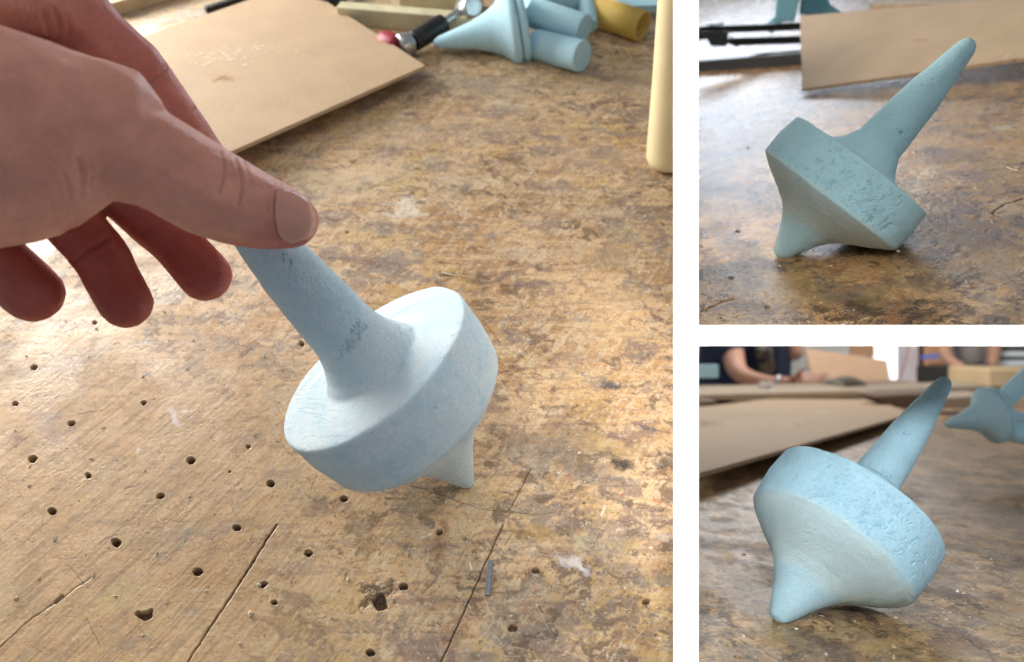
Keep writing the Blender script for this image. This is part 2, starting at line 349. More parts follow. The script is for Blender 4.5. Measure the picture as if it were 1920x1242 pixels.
b1 = Bench(1, -330, 1270, -70, 1330, 1130, 1000)
wood(b1, 57, 100, dark=.85, horiz=.9)
keep = ss(820, 300, b1.px) * ss(560, 800, b1.py)                       # the cleaner, paler corner lower left
b1.paint(keep * .6, (.72, .47, .24)); g1 = fbm((b1.s * .545 + b1.t * .839) * 50, (-b1.s * .839 + b1.t * .545) * 1100, 61, 4, .6)
b1.c *= (1 - keep * .28 * ss(.45, .7, g1))[..., None]
rg = ss(620, 1000, b1.px) * ss(500, 800, b1.py); b1.c *= (1 - .22 * rg * ss(.35, .6, fbm(b1.s * 30, b1.t * 30, 63, 4)))[..., None]
scratches(b1, 420, (0, 250, 1262, 1242), 10, 70, (57, 35, 5, 8, 120), 2)
for x, y, rx, ry, a, col, k in [
    (1145, 720, 22, 12, 10, (.05, .05, .06), .9), (1159, 873, 18, 10, 0, (.03, .03, .03), .95), (1250, 873, 17, 10, 0, (.05, .05, .05), .9), (1205, 800, 22, 8, 25, (.08, .07, .08), .8),
    (1038, 680, 14, 8, 0, (.22, .09, .08), .7), (1020, 655, 8, 14, 30, DARK, .7), (680, 490, 72, 8, 6, (.20, .12, .09), .8), (800, 524, 60, 8, 8, PURP, .7), (1000, 535, 60, 10, 4, PURP, .8),
    (722, 292, 42, 14, -12, (.24, .14, .12), .7), (462, 658, 24, 6, -42, (.15, .07, .05), .8), (275, 702, 14, 5, 25, (.08, .08, .1), .85), (765, 388, 36, 16, 0, (.78, .72, .60), .8),
    (750, 404, 40, 7, 0, (.75, .68, .55), .7), (327, 783, 9, 20, -30, (.8, .78, .78), .75), (348, 773, 7, 4, 0, (.85, .85, .85), .8), (260, 845, 6, 4, 0, (.8, .8, .8), .6),
    (1070, 1055, 38, 14, 15, (.72, .70, .70), .75), (1100, 1068, 22, 10, 30, (.75, .73, .73), .7), (1085, 1020, 26, 22, 60, (.55, .48, .30), .7), (830, 1010, 14, 52, 12, (.26, .10, .03), .65),
    (1232, 942, 9, 8, 0, (.45, .14, .06), .8), (1165, 930, 4, 5, 0, (.5, .1, .05), .8), (1180, 944, 10, 6, 0, DARK, .9), (495, 937, 13, 10, 0, (.52, .26, .07), .75), (80, 900, 45, 20, -10, (.62, .40, .16), .5),
    (95, 810, 40, 22, 20, (.30, .22, .20), .5), (30, 830, 22, 12, -20, (.22, .13, .10), .7), (90, 782, 25, 12, 10, (.25, .2, .22), .6),
    (230, 1120, 60, 34, -20, (.66, .50, .22), .6), (15, 1090, 20, 60, 10, (.68, .50, .30), .6), (1210, 1090, 22, 20, 0, (.24, .2, .16), .8), (1250, 1085, 22, 14, 0, (.20, .18, .15), .8),
    (1247, 1010, 16, 12, 0, (.55, .50, .45), .6), (965, 1155, 10, 8, 0, (.10, .09, .08), .8), (951, 1200, 9, 10, 0, (.17, .13, .11), .8), (760, 1160, 14, 16, 0, (.25, .18, .14), .7),
    (1070, 1165, 26, 16, 0, (.27, .2, .13), .7), (950, 1112, 30, 10, 10, (.22, .14, .08), .6), (1040, 1200, 6, 12, 20, (.10, .07, .05), .8), (685, 1015, 40, 30, 0, (.30, .21, .13), .55),
    (670, 985, 30, 24, 0, (.16, .12, .09), .5), (600, 950, 60, 18, -5, (.20, .13, .09), .6), (1030, 830, 120, 40, 5, (.25, .18, .12), .45), (940, 760, 120, 36, 0, (.30, .21, .15), .45),
    (1000, 860, 60, 24, 15, (.45, .38, .30), .5), (1130, 480, 90, 26, 0, (.42, .28, .16), .5), (1180, 560, 60, 20, 0, (.60, .42, .22), .6), (700, 330, 120, 40, -5, (.66, .52, .34), .5),
    (1000, 160, 260, 26, 0, (.33, .24, .16), .55), (880, 250, 260, 30, 0, (.42, .32, .23), .45), (1100, 300, 160, 26, 0, (.33, .24, .19), .5), (1015, 255, 24, 6, 0, (.16, .13, .13), .7), (1040, 262, 16, 5, 0, (.16, .13, .13), .7),
    (540, 20, 300, 30, 0, (.60, .52, .44), .5), (580, 335, 60, 30, 20, (.64, .50, .32), .6), (820, 960, 50, 16, 10, (.48, .33, .16), .5), (420, 990, 60, 16, -15, (.30, .2, .14), .5), (215, 980, 20, 6, 0, (.3, .2, .14), .6),
    (345, 1000, 34, 22, 0, (.34, .25, .19), .55), (300, 1045, 20, 10, 0, (.3, .24, .2), .5), (365, 1145, 16, 12, 0, (.35, .28, .2), .6), (255, 1205, 34, 10, -25, (.25, .2, .15), .6), (1010, 1000, 60, 16, 5, (.56, .36, .10), .6), (900, 930, 50, 14, 0, (.52, .34, .12), .5), (1180, 1020, 50, 14, -10, (.56, .38, .12), .5), (560, 1180, 40, 20, 0, (.55, .36, .14), .4),
    (880, 340, 90, 14, 0, (.74, .60, .42), .5), (960, 470, 70, 12, 8, (.72, .58, .42), .5), (1120, 400, 80, 12, 0, (.70, .56, .40), .5), (420, 700, 60, 16, -20, (.70, .52, .32), .4), (300, 690, 30, 8, -20, (.72, .58, .40), .5), (1150, 620, 60, 14, 0, (.66, .46, .24), .5)]:
    b1.paint(b1.pxs(x, y, rx, ry, a) * k, col)
for x, y, r, rag in [(65, 690, 7, .4), (30, 758, 7, .4), (134, 795, 8, .4), (60, 860, 9, .6), (165, 893, 9, .7), (97, 959, 9, .25), (217, 1018, 10, .3), (358, 864, 9, .2), (302, 930, 9, .3), (508, 907, 9, .15),
    (443, 990, 9, .5), (580, 1038, 9, .2), (371, 1073, 10, .15), (515, 1130, 9, .4), (757, 1100, 9, .2), (646, 936, 8, .2), (823, 999, 8, .2), (961, 1178, 10, .2), (1210, 1128, 9, .5), (695, 1224, 10, .3),
    (270, 755, 6, .6), (178, 606, 5, .3), (466, 838, 5, .2), (431, 885, 3.5, .2), (1003, 1070, 9, .5), (566, 645, 6, .2), (1095, 943, 4, .2), (268, 1152, 15, .8), (497, 1095, 9, .8), (652, 436, 4, .2), (1230, 1190, 4, .2), (180, 1250, 8, .2)]:
    b1.hole(x, y, r, .004, rag)
m = b1.pxs(710, 1122, 34, 24, 0, .9); b1.paint(m * .8, (.16, .12, .085)); b1.z -= m * .0012 * (.4 + 1.2 * fbm(b1.s * 900, b1.t * 900, 71, 3)); b1.hole(712, 1127, 20, .003, .5, rim=False)
b1.line([(520, 985), (500, 1012), (462, 1075), (405, 1160), (350, 1244), (290, 1335)], 1.25, .002, (.07, .04, .025))
b1.line([(996, 880), (965, 940), (956, 956)], 1.0, .001, (.14, .08, .05), .7); b1.line([(943, 984), (900, 1080), (860, 1170), (826, 1243), (790, 1330)], 1.0, .0015, (.09, .05, .03))
b1.line([(175, 1080), (116, 1052 + 70), (60, 1160), (0, 1214)], .9, .0006, (.22, .13, .07), .6); b1.line([(116, 1118), (104, 1130)], 3, .001, (.15, .08, .04), .8)
b1.line([(1100, 860), (1095, 900), (1080, 960), (1072, 1010)], 1.4, .0002, (.25, .2, .15), .5); b1.line([(750, 905), (830, 930), (900, 955), (1000, 965), (1060, 960)], 1.0, .0003, (.2, .11, .07), .6)
b1.line([(355, 990), (346, 1018), (330, 1030)], 1.0, 0, (.05, .28, .25), .6); b1.line([(1135, 950), (1128, 968)], 1.4, -.0002, (.85, .8, .72), .8); b1.line([(790, 1010), (812, 1000)], 1.4, -.0002, (.8, .72, .6), .8)
b1.line([(880, 1055), (884, 1068)], 2.0, -.0003, (.8, .74, .66), .8)
b1.build('workbench', bench_mat('worn_plywood', .30, .62), ('worn pale plywood workbench top with drilled holes, on the left', 'workbench'))

b2 = Bench(2, 1300, 2010, -60, 613, 760, 740)
wood(b2, 15, 300, dark=1.35, horiz=.6, stretch=1.6, sc=1.6)
scratches(b2, 420, (1310, 120, 1920, 610), 8, 60, (5, 10, 170, 25), 3)
dk = ss(.42, .62, fbm(b2.s * 45, b2.t * 40, 77, 5, .62)) * ss(200, 480, b2.py); b2.c *= np.array((.80, .68, .50)) * (1 - .5 * dk)[..., None]
for x, y, rx, ry, a, col, k in [(1770, 285, 50, 8, 12, (.17, .09, .07), .85), (1830, 330, 55, 12, 5, (.17, .10, .09), .8), (1745, 372, 60, 12, 8, (.14, .08, .06), .8), (1345, 220, 40, 14, 0, (.13, .10, .10), .8), (1760, 225, 8, 5, 0, (.08, .05, .04), .9),
    (1790, 250, 8, 5, 0, (.1, .06, .05), .8), (1885, 240, 30, 8, -5, (.72, .62, .45), .7), (1870, 180, 34, 8, 0, (.28, .16, .12), .6), (1730, 330, 40, 14, -20, (.66, .52, .34), .7), (1720, 355, 24, 8, -10, (.7, .6, .45), .6),
    (1830, 430, 80, 26, 10, (.13, .085, .06), .7), (1700, 500, 60, 20, -10, (.22, .15, .09), .5), (1560, 545, 60, 26, 0, (.15, .12, .08), .55), (1470, 530, 70, 26, 0, (.42, .27, .08), .6), (1450, 478, 26, 8, 0, (.6, .42, .08), .7), (1400, 610, 60, 20, 0, (.38, .26, .12), .5),
    (1680, 585, 20, 40, 0, (.22, .09, .03), .6), (1640, 560, 30, 16, 0, (.28, .19, .08), .5), (1890, 390, 40, 20, -8, (.48, .36, .22), .6), (1880, 520, 60, 24, 0, (.24, .18, .13), .6), (1850, 560, 30, 10, -30, (.4, .3, .2), .5)]:
    b2.paint(b2.pxs(x, y, rx, ry, a) * k, col)
for x, y, r in [(1384, 435, 6), (1372, 522, 6), (1440, 577, 6), (1403, 278, 4), (1316, 462, 6), (1350, 598, 5), (1540, 529, 4), (1650, 536, 4), (1643, 607, 8), (1790, 250, 4)]: b2.hole(x, y, r, .003, .25, .55)
b2.hole(1458, 487, 5, .002, .3, .5)
b2.line([(1310, 587), (1345, 570), (1375, 560)], 1.0, .001, (.08, .05, .03), .9); b2.line([(1920, 372), (1880, 385), (1860, 400), (1880, 410)], 1.2, .0004, (.12, .08, .05), .8)
b2.g = np.clip(b2.g + .55, 0, 1); b2.z *= 3.2
b2.build('workbench', bench_mat('worn_glossy_plywood', .18, .42, 2.6), ('dark stained glossy workbench top at upper right, under the top beside the black clamp', 'workbench'))

b3 = Bench(3, 1300, 2010, 741, 1290, 760, 620)
wood(b3, 12, 500, dark=1.25, horiz=.9, stretch=2.0, sc=1.7)
scratches(b3, 380, (1310, 880, 1920, 1242), 8, 60, (5, 10, 170, 20), 5)
dk = ss(.42, .62, fbm(b3.s * 60, b3.t * 36, 78, 5, .62)); b3.c *= np.array((.88, .83, .72)) * (1 - .42 * dk)[..., None]
for x, y, rx, ry, a, col, k in [(1760, 1080, 90, 30, 8, (.14, .09, .06), .6), (1880, 985, 60, 12, 4, (.14, .085, .065), .75), (1860, 950, 60, 8, 0, (.30, .2, .14), .6), (1560, 1195, 110, 26, 0, (.15, .10, .055), .55), (1450, 1195, 50, 18, 0, (.42, .27, .07), .6),
    (1890, 1150, 30, 50, 20, (.36, .27, .16), .6), (1660, 1215, 50, 24, 0, (.36, .25, .10), .6), (1790, 1210, 40, 20, 0, (.26, .13, .05), .6), (1850, 850, 60, 10, 0, (.4, .30, .18), .5), (1360, 985, 50, 10, -12, (.16, .11, .08), .7), (1330, 1040, 30, 26, 0, (.35, .25, .18), .5)]:
    b3.paint(b3.pxs(x, y, rx, ry, a) * k, col)
for x, y, r in [(1329, 1144, 7), (1381, 1233, 7), (1394, 1040, 4), (1595, 1195, 5), (1370, 900, 3)]: b3.hole(x, y, r, .003, .25, .5)
b3.hole(1461, 1177, 6, .002, .3, .5)
b3.g = np.clip(b3.g + .2, 0, 1); b3.z *= 1.3
b3.build('workbench', bench_mat('worn_brown_plywood', .32, .62, 2.2), ('brown stained workbench top at lower right, running back to the people', 'workbench'))

# ------------------------------------------------------------------ spinning tops
PROF = [(0, 0), (.008, .04), (.03, .085), (.1, .125), (.21, .175), (.33, .225), (.45, .285), (.58, .375), (.67, .47), (.755, .60), (.86, .775), (.96, .92)]
def top_profile(tl, rl, tu, ru, flare=1.0):
    k = tl / 1.03
    p = [(t * k, r * (1 if t < .6 else (1 + (rl - 1) * (t - .6) / .43))) for t, r in PROF]
    p += [(tl - .015, rl - .012), (tl, rl), (tl + .02, rl + .004), ((tl + tu) / 2, (rl + ru) / 2 + .022), (tu - .03, ru + .003), (tu - .008, ru), (tu, ru - .012), (tu + .006, ru - .04)]
    d = tu - 1.61
    p += [(1.625 + d, .80), (1.64 + d, .62 * flare), (1.66 + d, .51 * flare), (1.70 + d, .435 * flare), (1.79 + d, .37), (1.90 + d, .315), (1.96 + d, .287), (2.1, .28), (2.24, .27), (2.66, .23), (3.1, .163), (3.3, .13), (3.44, .105), (3.50, .075), (3.53, .035), (3.54, 0)]
    return p
def spinning_top(i, A, u, R, prof, label, colf, seed, nt=420, na=420, bend=0.0, tip=None):
    A = np.array(A); u = unit(u); P = np.array(prof) ; L = np.concatenate([[0], np.cumsum(np.hypot(*np.diff(P, axis=0).T))])
    q = np.linspace(0, L[-1], nt); t = np.interp(q, L, P[:, 0]); r = np.interp(q, L, P[:, 1])
    ker = np.exp(-np.linspace(-2.6, 2.6, 9) ** 2); ker /= ker.sum()
    tp, rp = np.pad(t, 4, mode='edge'), np.pad(r, 4, mode='reflect', reflect_type='odd'); t = np.convolve(tp, ker, 'valid'); r = np.maximum(np.convolve(rp, ker, 'valid'), 0); r[0] = r[-1] = 0
    c = unit(-A); x = unit(c - (c @ u) * u); y = np.cross(u, x)                      # angle 0 faces the eye
    th = np.linspace(-np.pi, np.pi, na, endpoint=False); T, TH = np.meshgrid(t, th, indexing='ij'); Rr = np.repeat(r[:, None], na, 1); Q = np.repeat(q[:, None], na, 1)
    dt = np.gradient(t, q); dr = np.gradient(r, q); nn = np.hypot(dt, dr); nr = (dt / nn)[:, None]; nt_ = (-dr / nn)[:, None]
    ax, ay = Q, TH * np.maximum(Rr, .1)                                              # surface coordinates in R units
    seam = ss(np.pi, np.pi - .5, np.abs(TH))
    disp = (fbm(ax * 4, ay * 4, seed, 3) - .5) * .016 * seam + (fbm(ax * 75, ay * 75, seed + 1, 2) - .5) * .0050
    col, pit = colf(T, TH, Rr, ax, ay)
    disp = disp - pit * .019
    disp[0] = disp[-1] = 0
    rad = Rr + disp * nr; tt = T + disp * nt_
    X = A + R * (tt[..., None] * u + rad[..., None] * (np.cos(TH)[..., None] * x + np.sin(TH)[..., None] * y))
    X = X + R * bend * (ss(1.6, 3.6, T) ** 1.0)[..., None] * y
    X = X + (0 if tip is None else tip - A) * (np.clip(1 - T / .9, 0, 1) ** 1.3)[..., None]
    nrm = PL[i]['n']; h = PL[i]['h'] - X @ nrm; low = np.minimum(h - .0002, 0); X = X + low[..., None] * nrm * 1.0
    idx = np.arange(nt * na).reshape(nt, na); nx = np.roll(idx, -1, 1)
    Fc = np.stack([idx[:-1], idx[1:], nx[1:], nx[:-1]], -1).reshape(-1, 4)
    o = mesh('spinning_top', X.reshape(-1, 3), Fc, M_foam, X0=A); attr(o, 'Col', np.clip(col.reshape(-1, 3), 0, 1)); tag(o, label, 'spinning top', 'blue foam spinning tops')
    return o, x, y
def lerp(a, b, m): return np.array(a) * (1 - m[..., None]) + np.array(b) * m[..., None]
def torn(ax, ay, T, TH, n, t0, st, a0, sa, size, seed):
    r = random.Random(seed); P = np.zeros(ax.shape); w1 = fbm(ax * 60, ay * 60, seed + 50, 3) - .5; rows = T[:, 0]; qrow = ax[:, 0]
    for _ in range(n):
        tt = r.gauss(t0, st); i = int(np.searchsorted(rows, tt)); 
        if not 2 < i < len(rows) - 3: continue
        rad = np.max(np.abs(ay[i])) / np.pi; a = r.gauss(a0, sa); cx_, cy_ = qrow[i], a * rad
        L = size * math.exp(r.gauss(0, .55)); w = L * r.uniform(.25, .6); an = r.gauss(.5, .45)
        lo = np.searchsorted(qrow, cx_ - L * 2); hi = np.searchsorted(qrow, cx_ + L * 2); sl = slice(lo, hi)
        dx = ax[sl] - cx_; dy = ay[sl] - cy_; u = dx * math.cos(an) + dy * math.sin(an); v = -dx * math.sin(an) + dy * math.cos(an)
        m = (1 - ss(.7, 1.0, np.hypot(u / L, v / w) + w1[sl] * 1.6)) * (.55 + .45 * np.clip(v / w, -1, 1)) * r.uniform(.4, 1)
        P[sl] = np.maximum(P[sl], m)
    return P
def col_side(pale, blue, deep, tl, tu, seed):
    def f(T, TH, Rr, ax, ay):
        band = ss(tl + .0, tl + .05, T) * ss(tu - .0, tu - .06, T)
        pit = torn(ax, ay, T, TH, 210, (tl + tu) / 2 - .02, .17, .12, .42, .021, seed) * band
        pit = np.maximum(pit, torn(ax, ay, T, TH, 60, (tl + tu) / 2, .2, -.1, .9, .013, seed + 1) * band)
        pit = np.maximum(pit, .7 * torn(ax, ay, T, TH, 26, .80, .10, -.35, .35, .016, seed + 2))
        n = fbm(ax * 6, ay * 6, seed + 2, 4); m = ss(tl - .05, tl + .06, T + (n - .5) * .12)
        tip = ss(.62, .42, T + (n - .5) * .2); m = np.maximum(m, tip * .75)
        c = pale * (1 - m[..., None]) + blue * m[..., None]; c = c * (.93 + .14 * n)[..., None]
        ms = np.maximum(np.exp(-(((T - 2.55) / .07) ** 2 + ((TH + .35) / .35) ** 2) * 1.2), np.exp(-(((T - 1.97) / .025) ** 2 + ((TH - .35) / .35) ** 2)))
        pit3 = ss(.55, .65, fbm(ax * 25, ay * 30, seed + 5, 2)) * ms
        pit = np.maximum(pit, pit3)
        gr_ = ss(.56, .66, fbm(ax * 30, ay * 30, seed + 21, 4)) * band * np.exp(-((TH - .2) / .8) ** 2)
        c = c * (1 - .10 * gr_[..., None]); c = c * (1 - .42 * pit[..., None]) + deep * .42 * pit[..., None]
        return c, np.maximum(pit, .25 * gr_)
    return f
def col_main(pale, blue, deep, seed):
    def f(T, TH, Rr, ax, ay):
        n = fbm(ax * 5, ay * 5, seed + 2, 4); n2 = fbm(ax * 14, ay * 14, seed + 6, 4)
        m = np.clip(ss(.4, .65, n) * .6 + ss(1.7, 2.4, T) * .6, 0, 1)
        c = pale * (1 - m[..., None]) + blue * m[..., None]
        sp = ss(.60, .72, n2) * ss(.9, 1.0, T) * ss(1.62, 1.5, T); c = c * (1 - .13 * sp[..., None]) + deep * .13 * sp[..., None]; n3 = fbm(ax * 45, ay * 45, seed + 8, 3); c = c * (.93 + .14 * n3)[..., None]
        def g(t0, a0, st, sa): return np.exp(-(((T - t0) / st) ** 2 + ((TH - a0) / sa) ** 2))
        pit = np.maximum.reduce([torn(ax, ay, T, TH, 34, 1.97, .030, .05, .24, .017, seed + 1), torn(ax, ay, T, TH, 16, 2.02, .02, .45, .10, .012, seed + 2), torn(ax, ay, T, TH, 8, 2.76, .03, .2, .12, .013, seed + 3),
            .6 * torn(ax, ay, T, TH, 90, 1.3, .22, .2, .9, .009, seed + 4), .8 * torn(ax, ay, T, TH, 26, 1.597, .006, .9, .35, .014, seed + 6), .7 * torn(ax, ay, T, TH, 30, 1.66, .05, .9, .7, .012, seed + 7)])
        c = c * (1 - .36 * pit[..., None]) + deep * .36 * pit[..., None]
        face = ss(1.58, 1.6, T) * ss(1.9, 1.75, T)                                    # saw lines across the lower left of the face
        X = Rr * np.cos(TH); Y = Rr * np.sin(TH)
        gl = np.maximum(0, 1 - np.abs(fbm(X * 2 + Y * 1.5, (Y - X * .5) * 16, seed + 7, 2) - .5) * 14) * face * ss(-.3, -.6, Y)
        return c, np.maximum(pit, gl * .28)
    return f
PF1 = [(t, r) for t, r in top_profile(1.0044, .886, 1.5925, .93) if not (1.6 < t < 2.05)]
k_ = next(i for i, (t, r) in enumerate(PF1) if t > 2); PF1[k_:k_] = [(1.600, .86), (1.605, .62), (1.608, .47), (1.62, .445), (1.70, .385), (1.82, .325), (1.93, .293), (2.03, .28)]
u1 = (-.5244, -.7015, -.4825)
spinning_top(1, (-.0168, .0678, .3454), u1, .0491, [(0, 0), (.012, .03), (.04, .058), (.12, .105), (.25, .175), (.38, .25), (.50, .33), (.62, .43)] + [q for q in PF1 if q[0] > .68], 'pale blue foam spinning top tilted on its point, its stem held between finger and thumb',
             col_main(np.array((.68, .78, .82)), np.array((.57, .74, .82)), np.array((.13, .42, .60)), 40), 40, 560, 620, tip=on(1, 883, 912))
spinning_top(2, (.1384, -.0387, .3893), (.5679, -.7378, -.3648), .0403, [(t * .902, r) for t, r in top_profile(1.03, 1.0, 1.61, .965)], 'grey green foam spinning top leaning on its rim beside the black clamp bars',
             col_side(np.array((.58, .68, .64)), np.array((.45, .68, .71)), np.array((.09, .34, .42)), .93, 1.452, 80), 80, 640, 720)
spinning_top(3, (.1153, .1269, .3267), (.6665, -.6891, .2844), .0424, [(t, r * (.86 if t > 1.9 else 1)) for t, r in top_profile(.985, .905, 1.59, .925)], 'light blue foam spinning top leaning on its rim with people behind it',
             col_side(np.array((.52, .66, .67)), np.array((.41, .63, .73)), np.array((.08, .34, .52)), .985, 1.59, 120), 120, 640, 720)

# ------------------------------------------------------------------ hand
def catmull(pts, step):
    P = np.array(pts, float); P = np.vstack([2 * P[0] - P[1], P, 2 * P[-1] - P[-2]]); out = []
    for k in range(1, len(P) - 2):
        d = np.linalg.norm(P[k + 1][:3] - P[k][:3]); n = max(2, int(d / step))
        for j in range(n):
            t = j / n; out.append(.5 * ((2 * P[k]) + (-P[k - 1] + P[k + 1]) * t + (2 * P[k - 1] - 5 * P[k] + 4 * P[k + 1] - P[k + 2]) * t * t + (-P[k - 1] + 3 * P[k] - 3 * P[k + 1] + P[k + 2]) * t ** 3))
    out.append(P[-2]); return out
def flesh(name, chains, voxel, smooth, mat, parent=None, X0=None, sub=2):
    """one continuous skin over rounded limbs; a limb is a list of (px, py, depth, radius px)"""
    bm = bmesh.new(); base = bmesh.new(); bmesh.ops.create_icosphere(base, subdivisions=sub, radius=1)
    bv = np.array([v.co for v in base.verts]); bf = [[v.index for v in f.verts] for f in base.faces]; base.free(); V = []; Fc = []
    for ch in chains:
        pts = [np.array([*(at(x, y, d)), r * d / F]) for x, y, d, r in ch]
        for p in catmull(pts, min(q[3] for q in pts) * .22) if len(pts) > 1 else pts:
            n = sum(len(v) for v in V); V.append(bv * p[3] + p[:3]); Fc += [[i + n for i in f] for f in bf]
    bm.free(); o = mesh(name, np.concatenate(V), np.array(Fc), mat, parent, X0=X0)
    a = o.modifiers.new('r', 'REMESH'); a.mode = 'VOXEL'; a.voxel_size = voxel; a.use_smooth_shade = True
    b = o.modifiers.new('s', 'SMOOTH'); b.iterations = smooth; b.factor = .5
    bpy.context.view_layer.update(); dg = bpy.context.evaluated_depsgraph_get(); me = bpy.data.meshes.new_from_object(o.evaluated_get(dg)); o.modifiers.clear()
    me.materials.clear(); me.materials.append(mat); me.name = name; o.data = me; return o
def to_px(o, org):
    n = len(o.data.vertices); co = np.empty(n * 3, np.float32); o.data.vertices.foreach_get('co', co); co = co.reshape(-1, 3).astype(float) + org
    y, z = co[:, 1], co[:, 2] - .30; Xc = np.stack([co[:, 0], -y * math.sin(P1) - z * math.cos(P1), y * math.cos(P1) - z * math.sin(P1)], -1)
    no = np.empty(n * 3, np.float32); o.data.vertices.foreach_get('normal', no)
    return Xc, Xc[:, 0] / Xc[:, 2] * F + CX, Xc[:, 1] / Xc[:, 2] * F + CY, no.reshape(-1, 3), co
def skin_mat(name, bump=.35):
    m = NT(name); a = m.n('ShaderNodeAttribute', attribute_name='Col').outputs['Color']; c = m.coord()
    f = m.noise(900, 5, .6, c); v = m.n('ShaderNodeTexVoronoi'); v.inputs['Scale'].default_value = 1100; m.l(c, v.inputs['Vector'])
    g = m.noise(90, 4, .6, c)
    k = m.mix(.7, a, m.ramp(g, [(.3, (.86, .78, .76)), (.7, (1.1, 1.08, 1.06))]), 'MULTIPLY'); m.l(k, m.b.inputs['Base Color'])
    m.b.inputs['Roughness'].default_value = .48; m.b.inputs['Specular IOR Level'].default_value = .35
    m.b.inputs['Subsurface Weight'].default_value = .35; m.b.inputs['Subsurface Radius'].default_value = (1, .32, .18); m.b.inputs['Subsurface Scale'].default_value = .006
    p = m.bump(f, bump, .0005); m.bump(v.outputs['Distance'], bump * 1.2, .0004, p); return m.m
M_skin = skin_mat('skin')
thumb = [(60, 262, .226, 150), (170, 262, .226, 118), (263, 291, .232, 97), (330, 324, .238, 90), (400, 364, .245, 87), (452, 386, .250, 78), (500, 401, .254, 69), (544, 413, .256, 54)]
chains = [thumb,
    [(190, 232, .228, 122), (90, 250, .224, 168), (0, 255, .220, 208), (-120, 250, .215, 225), (-300, 180, .21, 220), (-480, 100, .21, 210)],
    [(-120, -60, .245, 170), (0, -20, .255, 120), (100, 12, .262, 92), (172, 70, .267, 70), (240, 130, .271, 66), (256, 145, .272, 65), (313, 220, .278, 60), (368, 296, .285, 56), (420, 365, .290, 50), (452, 412, .291, 42)],
    [(60, 200, .25, 130), (180, 310, .266, 66), (235, 365, .275, 54), (285, 415, .281, 50), (335, 462, .285, 48), (384, 516, .287, 51)],
    [(0, 280, .25, 130), (95, 375, .262, 62), (145, 430, .265, 54), (188, 480, .268, 52), (212, 525, .27, 51), (235, 567, .27, 50)],
    [(-120, 330, .245, 120), (-90, 430, .255, 60), (-30, 465, .258, 56), (20, 508, .26, 56), (60, 549, .262, 57)]]
hand = flesh('hand', chains, .0008, 12, M_skin, X0=at(-480, 100, .21))
tag(hand, 'hand reaching in from the left, thumb on top and finger behind the stem', 'hand')
Xc, hx, hy, hn, hco = to_px(hand, np.array(hand.location))
def seg_d(x, y, pts):
    D = np.full(x.shape, 1e9)
    for p, q in zip(pts[:-1], pts[1:]):
        v = (q[0] - p[0], q[1] - p[1]); t = np.clip(((x - p[0]) * v[0] + (y - p[1]) * v[1]) / (v[0] ** 2 + v[1] ** 2), 0, 1)
        D = np.minimum(D, np.hypot(x - p[0] - t * v[0], y - p[1] - t * v[1]))
    return D
toward = -Xc / np.linalg.norm(Xc, axis=1)[:, None]; facing = (WV(toward) * hn).sum(1)
off = np.zeros(len(hx)); front = facing > 0.05; nearT = Xc[:, 2] < .262
for pts, w, d, sel in [([(414, 285), (421, 312), (420, 338), (412, 362)], 2.2, .0005, nearT), ([(442, 300), (452, 325), (455, 352), (449, 385)], 2.4, .0006, nearT), ([(428, 296), (434, 318), (431, 345)], 1.6, .00025, nearT),
    ([(434, 330), (438, 350), (430, 375)], 1.6, .00025, nearT), ([(405, 300), (410, 325), (404, 350)], 1.6, .0002, nearT), ([(462, 318), (466, 340), (462, 362)], 1.6, .0002, nearT), ([(498, 345), (506, 372), (504, 400)], 2, .0002, nearT),
    ([(60, 150), (90, 210), (140, 260)], 3, .00025, nearT), ([(20, 260), (70, 300), (120, 310)], 3, .00025, nearT), ([(170, 300), (172, 330), (166, 355)], 2, .0003, nearT), ([(190, 320), (190, 345), (184, 362)], 2, .0002, nearT),
    ([(148, 300), (154, 330), (153, 368)], 4, .0007, nearT), ([(118, 325), (128, 350), (130, 372)], 4, .0004, nearT), ([(455, 300), (468, 330), (470, 350)], 3, .0003, nearT),
    ([(128, 30), (131, 60), (128, 80)], 4, .0006, Xc[:, 2] > .24), ([(100, 15), (112, 50), (108, 75)], 4, .0005, Xc[:, 2] > .24), ([(80, 25), (90, 60)], 4, .0005, Xc[:, 2] > .24), ([(270, 165), (300, 140), (312, 125)], 4, .0006, ~nearT),
    ([(345, 225), (368, 205)], 4, .0005, ~nearT), ([(139, 492), (165, 470), (200, 450)], 4, .0007, Xc[:, 2] > .24), ([(222, 455), (250, 470)], 3, .0004, Xc[:, 2] > .24), ([(400, 283), (425, 292)], 3, .0004, nearT)]:
    off -= .9 * d * (np.exp(-(seg_d(hx, hy, pts) / w) ** 2) - .2 * np.exp(-((seg_d(hx, hy, pts) - 2.4 * w) / w) ** 2)) * sel * front
# the ledge of skin round the nail
NAIL = [(517, 360), (532, 357), (548, 362), (566, 371), (582, 385), (592, 402), (593, 425), (585, 439), (570, 448), (548, 455), (531, 450), (521, 438), (516, 420), (514, 400), (515, 378)]
nb = seg_d(hx, hy, NAIL[10:] + NAIL[:2]); off += .00025 * np.exp(-((nb - 2) / 3) ** 2) * front * nearT
off += (fbm(hx / 60 + Xc[:, 2] * 30, hy / 60, 9, 3) - .5) * .0005
hco2 = hco + hn * off[:, None]; hand.data.vertices.foreach_set('co', (hco2 - np.array(hand.location)).astype(np.float32).ravel()); hand.data.update()
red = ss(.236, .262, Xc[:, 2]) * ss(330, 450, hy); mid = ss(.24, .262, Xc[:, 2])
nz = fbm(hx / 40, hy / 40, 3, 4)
hc = lerp((.66, .315, .235), (.50, .165, .125), mid); hc = hc * (1 - red[:, None]) + np.array((.40, .08, .058)) * red[:, None]
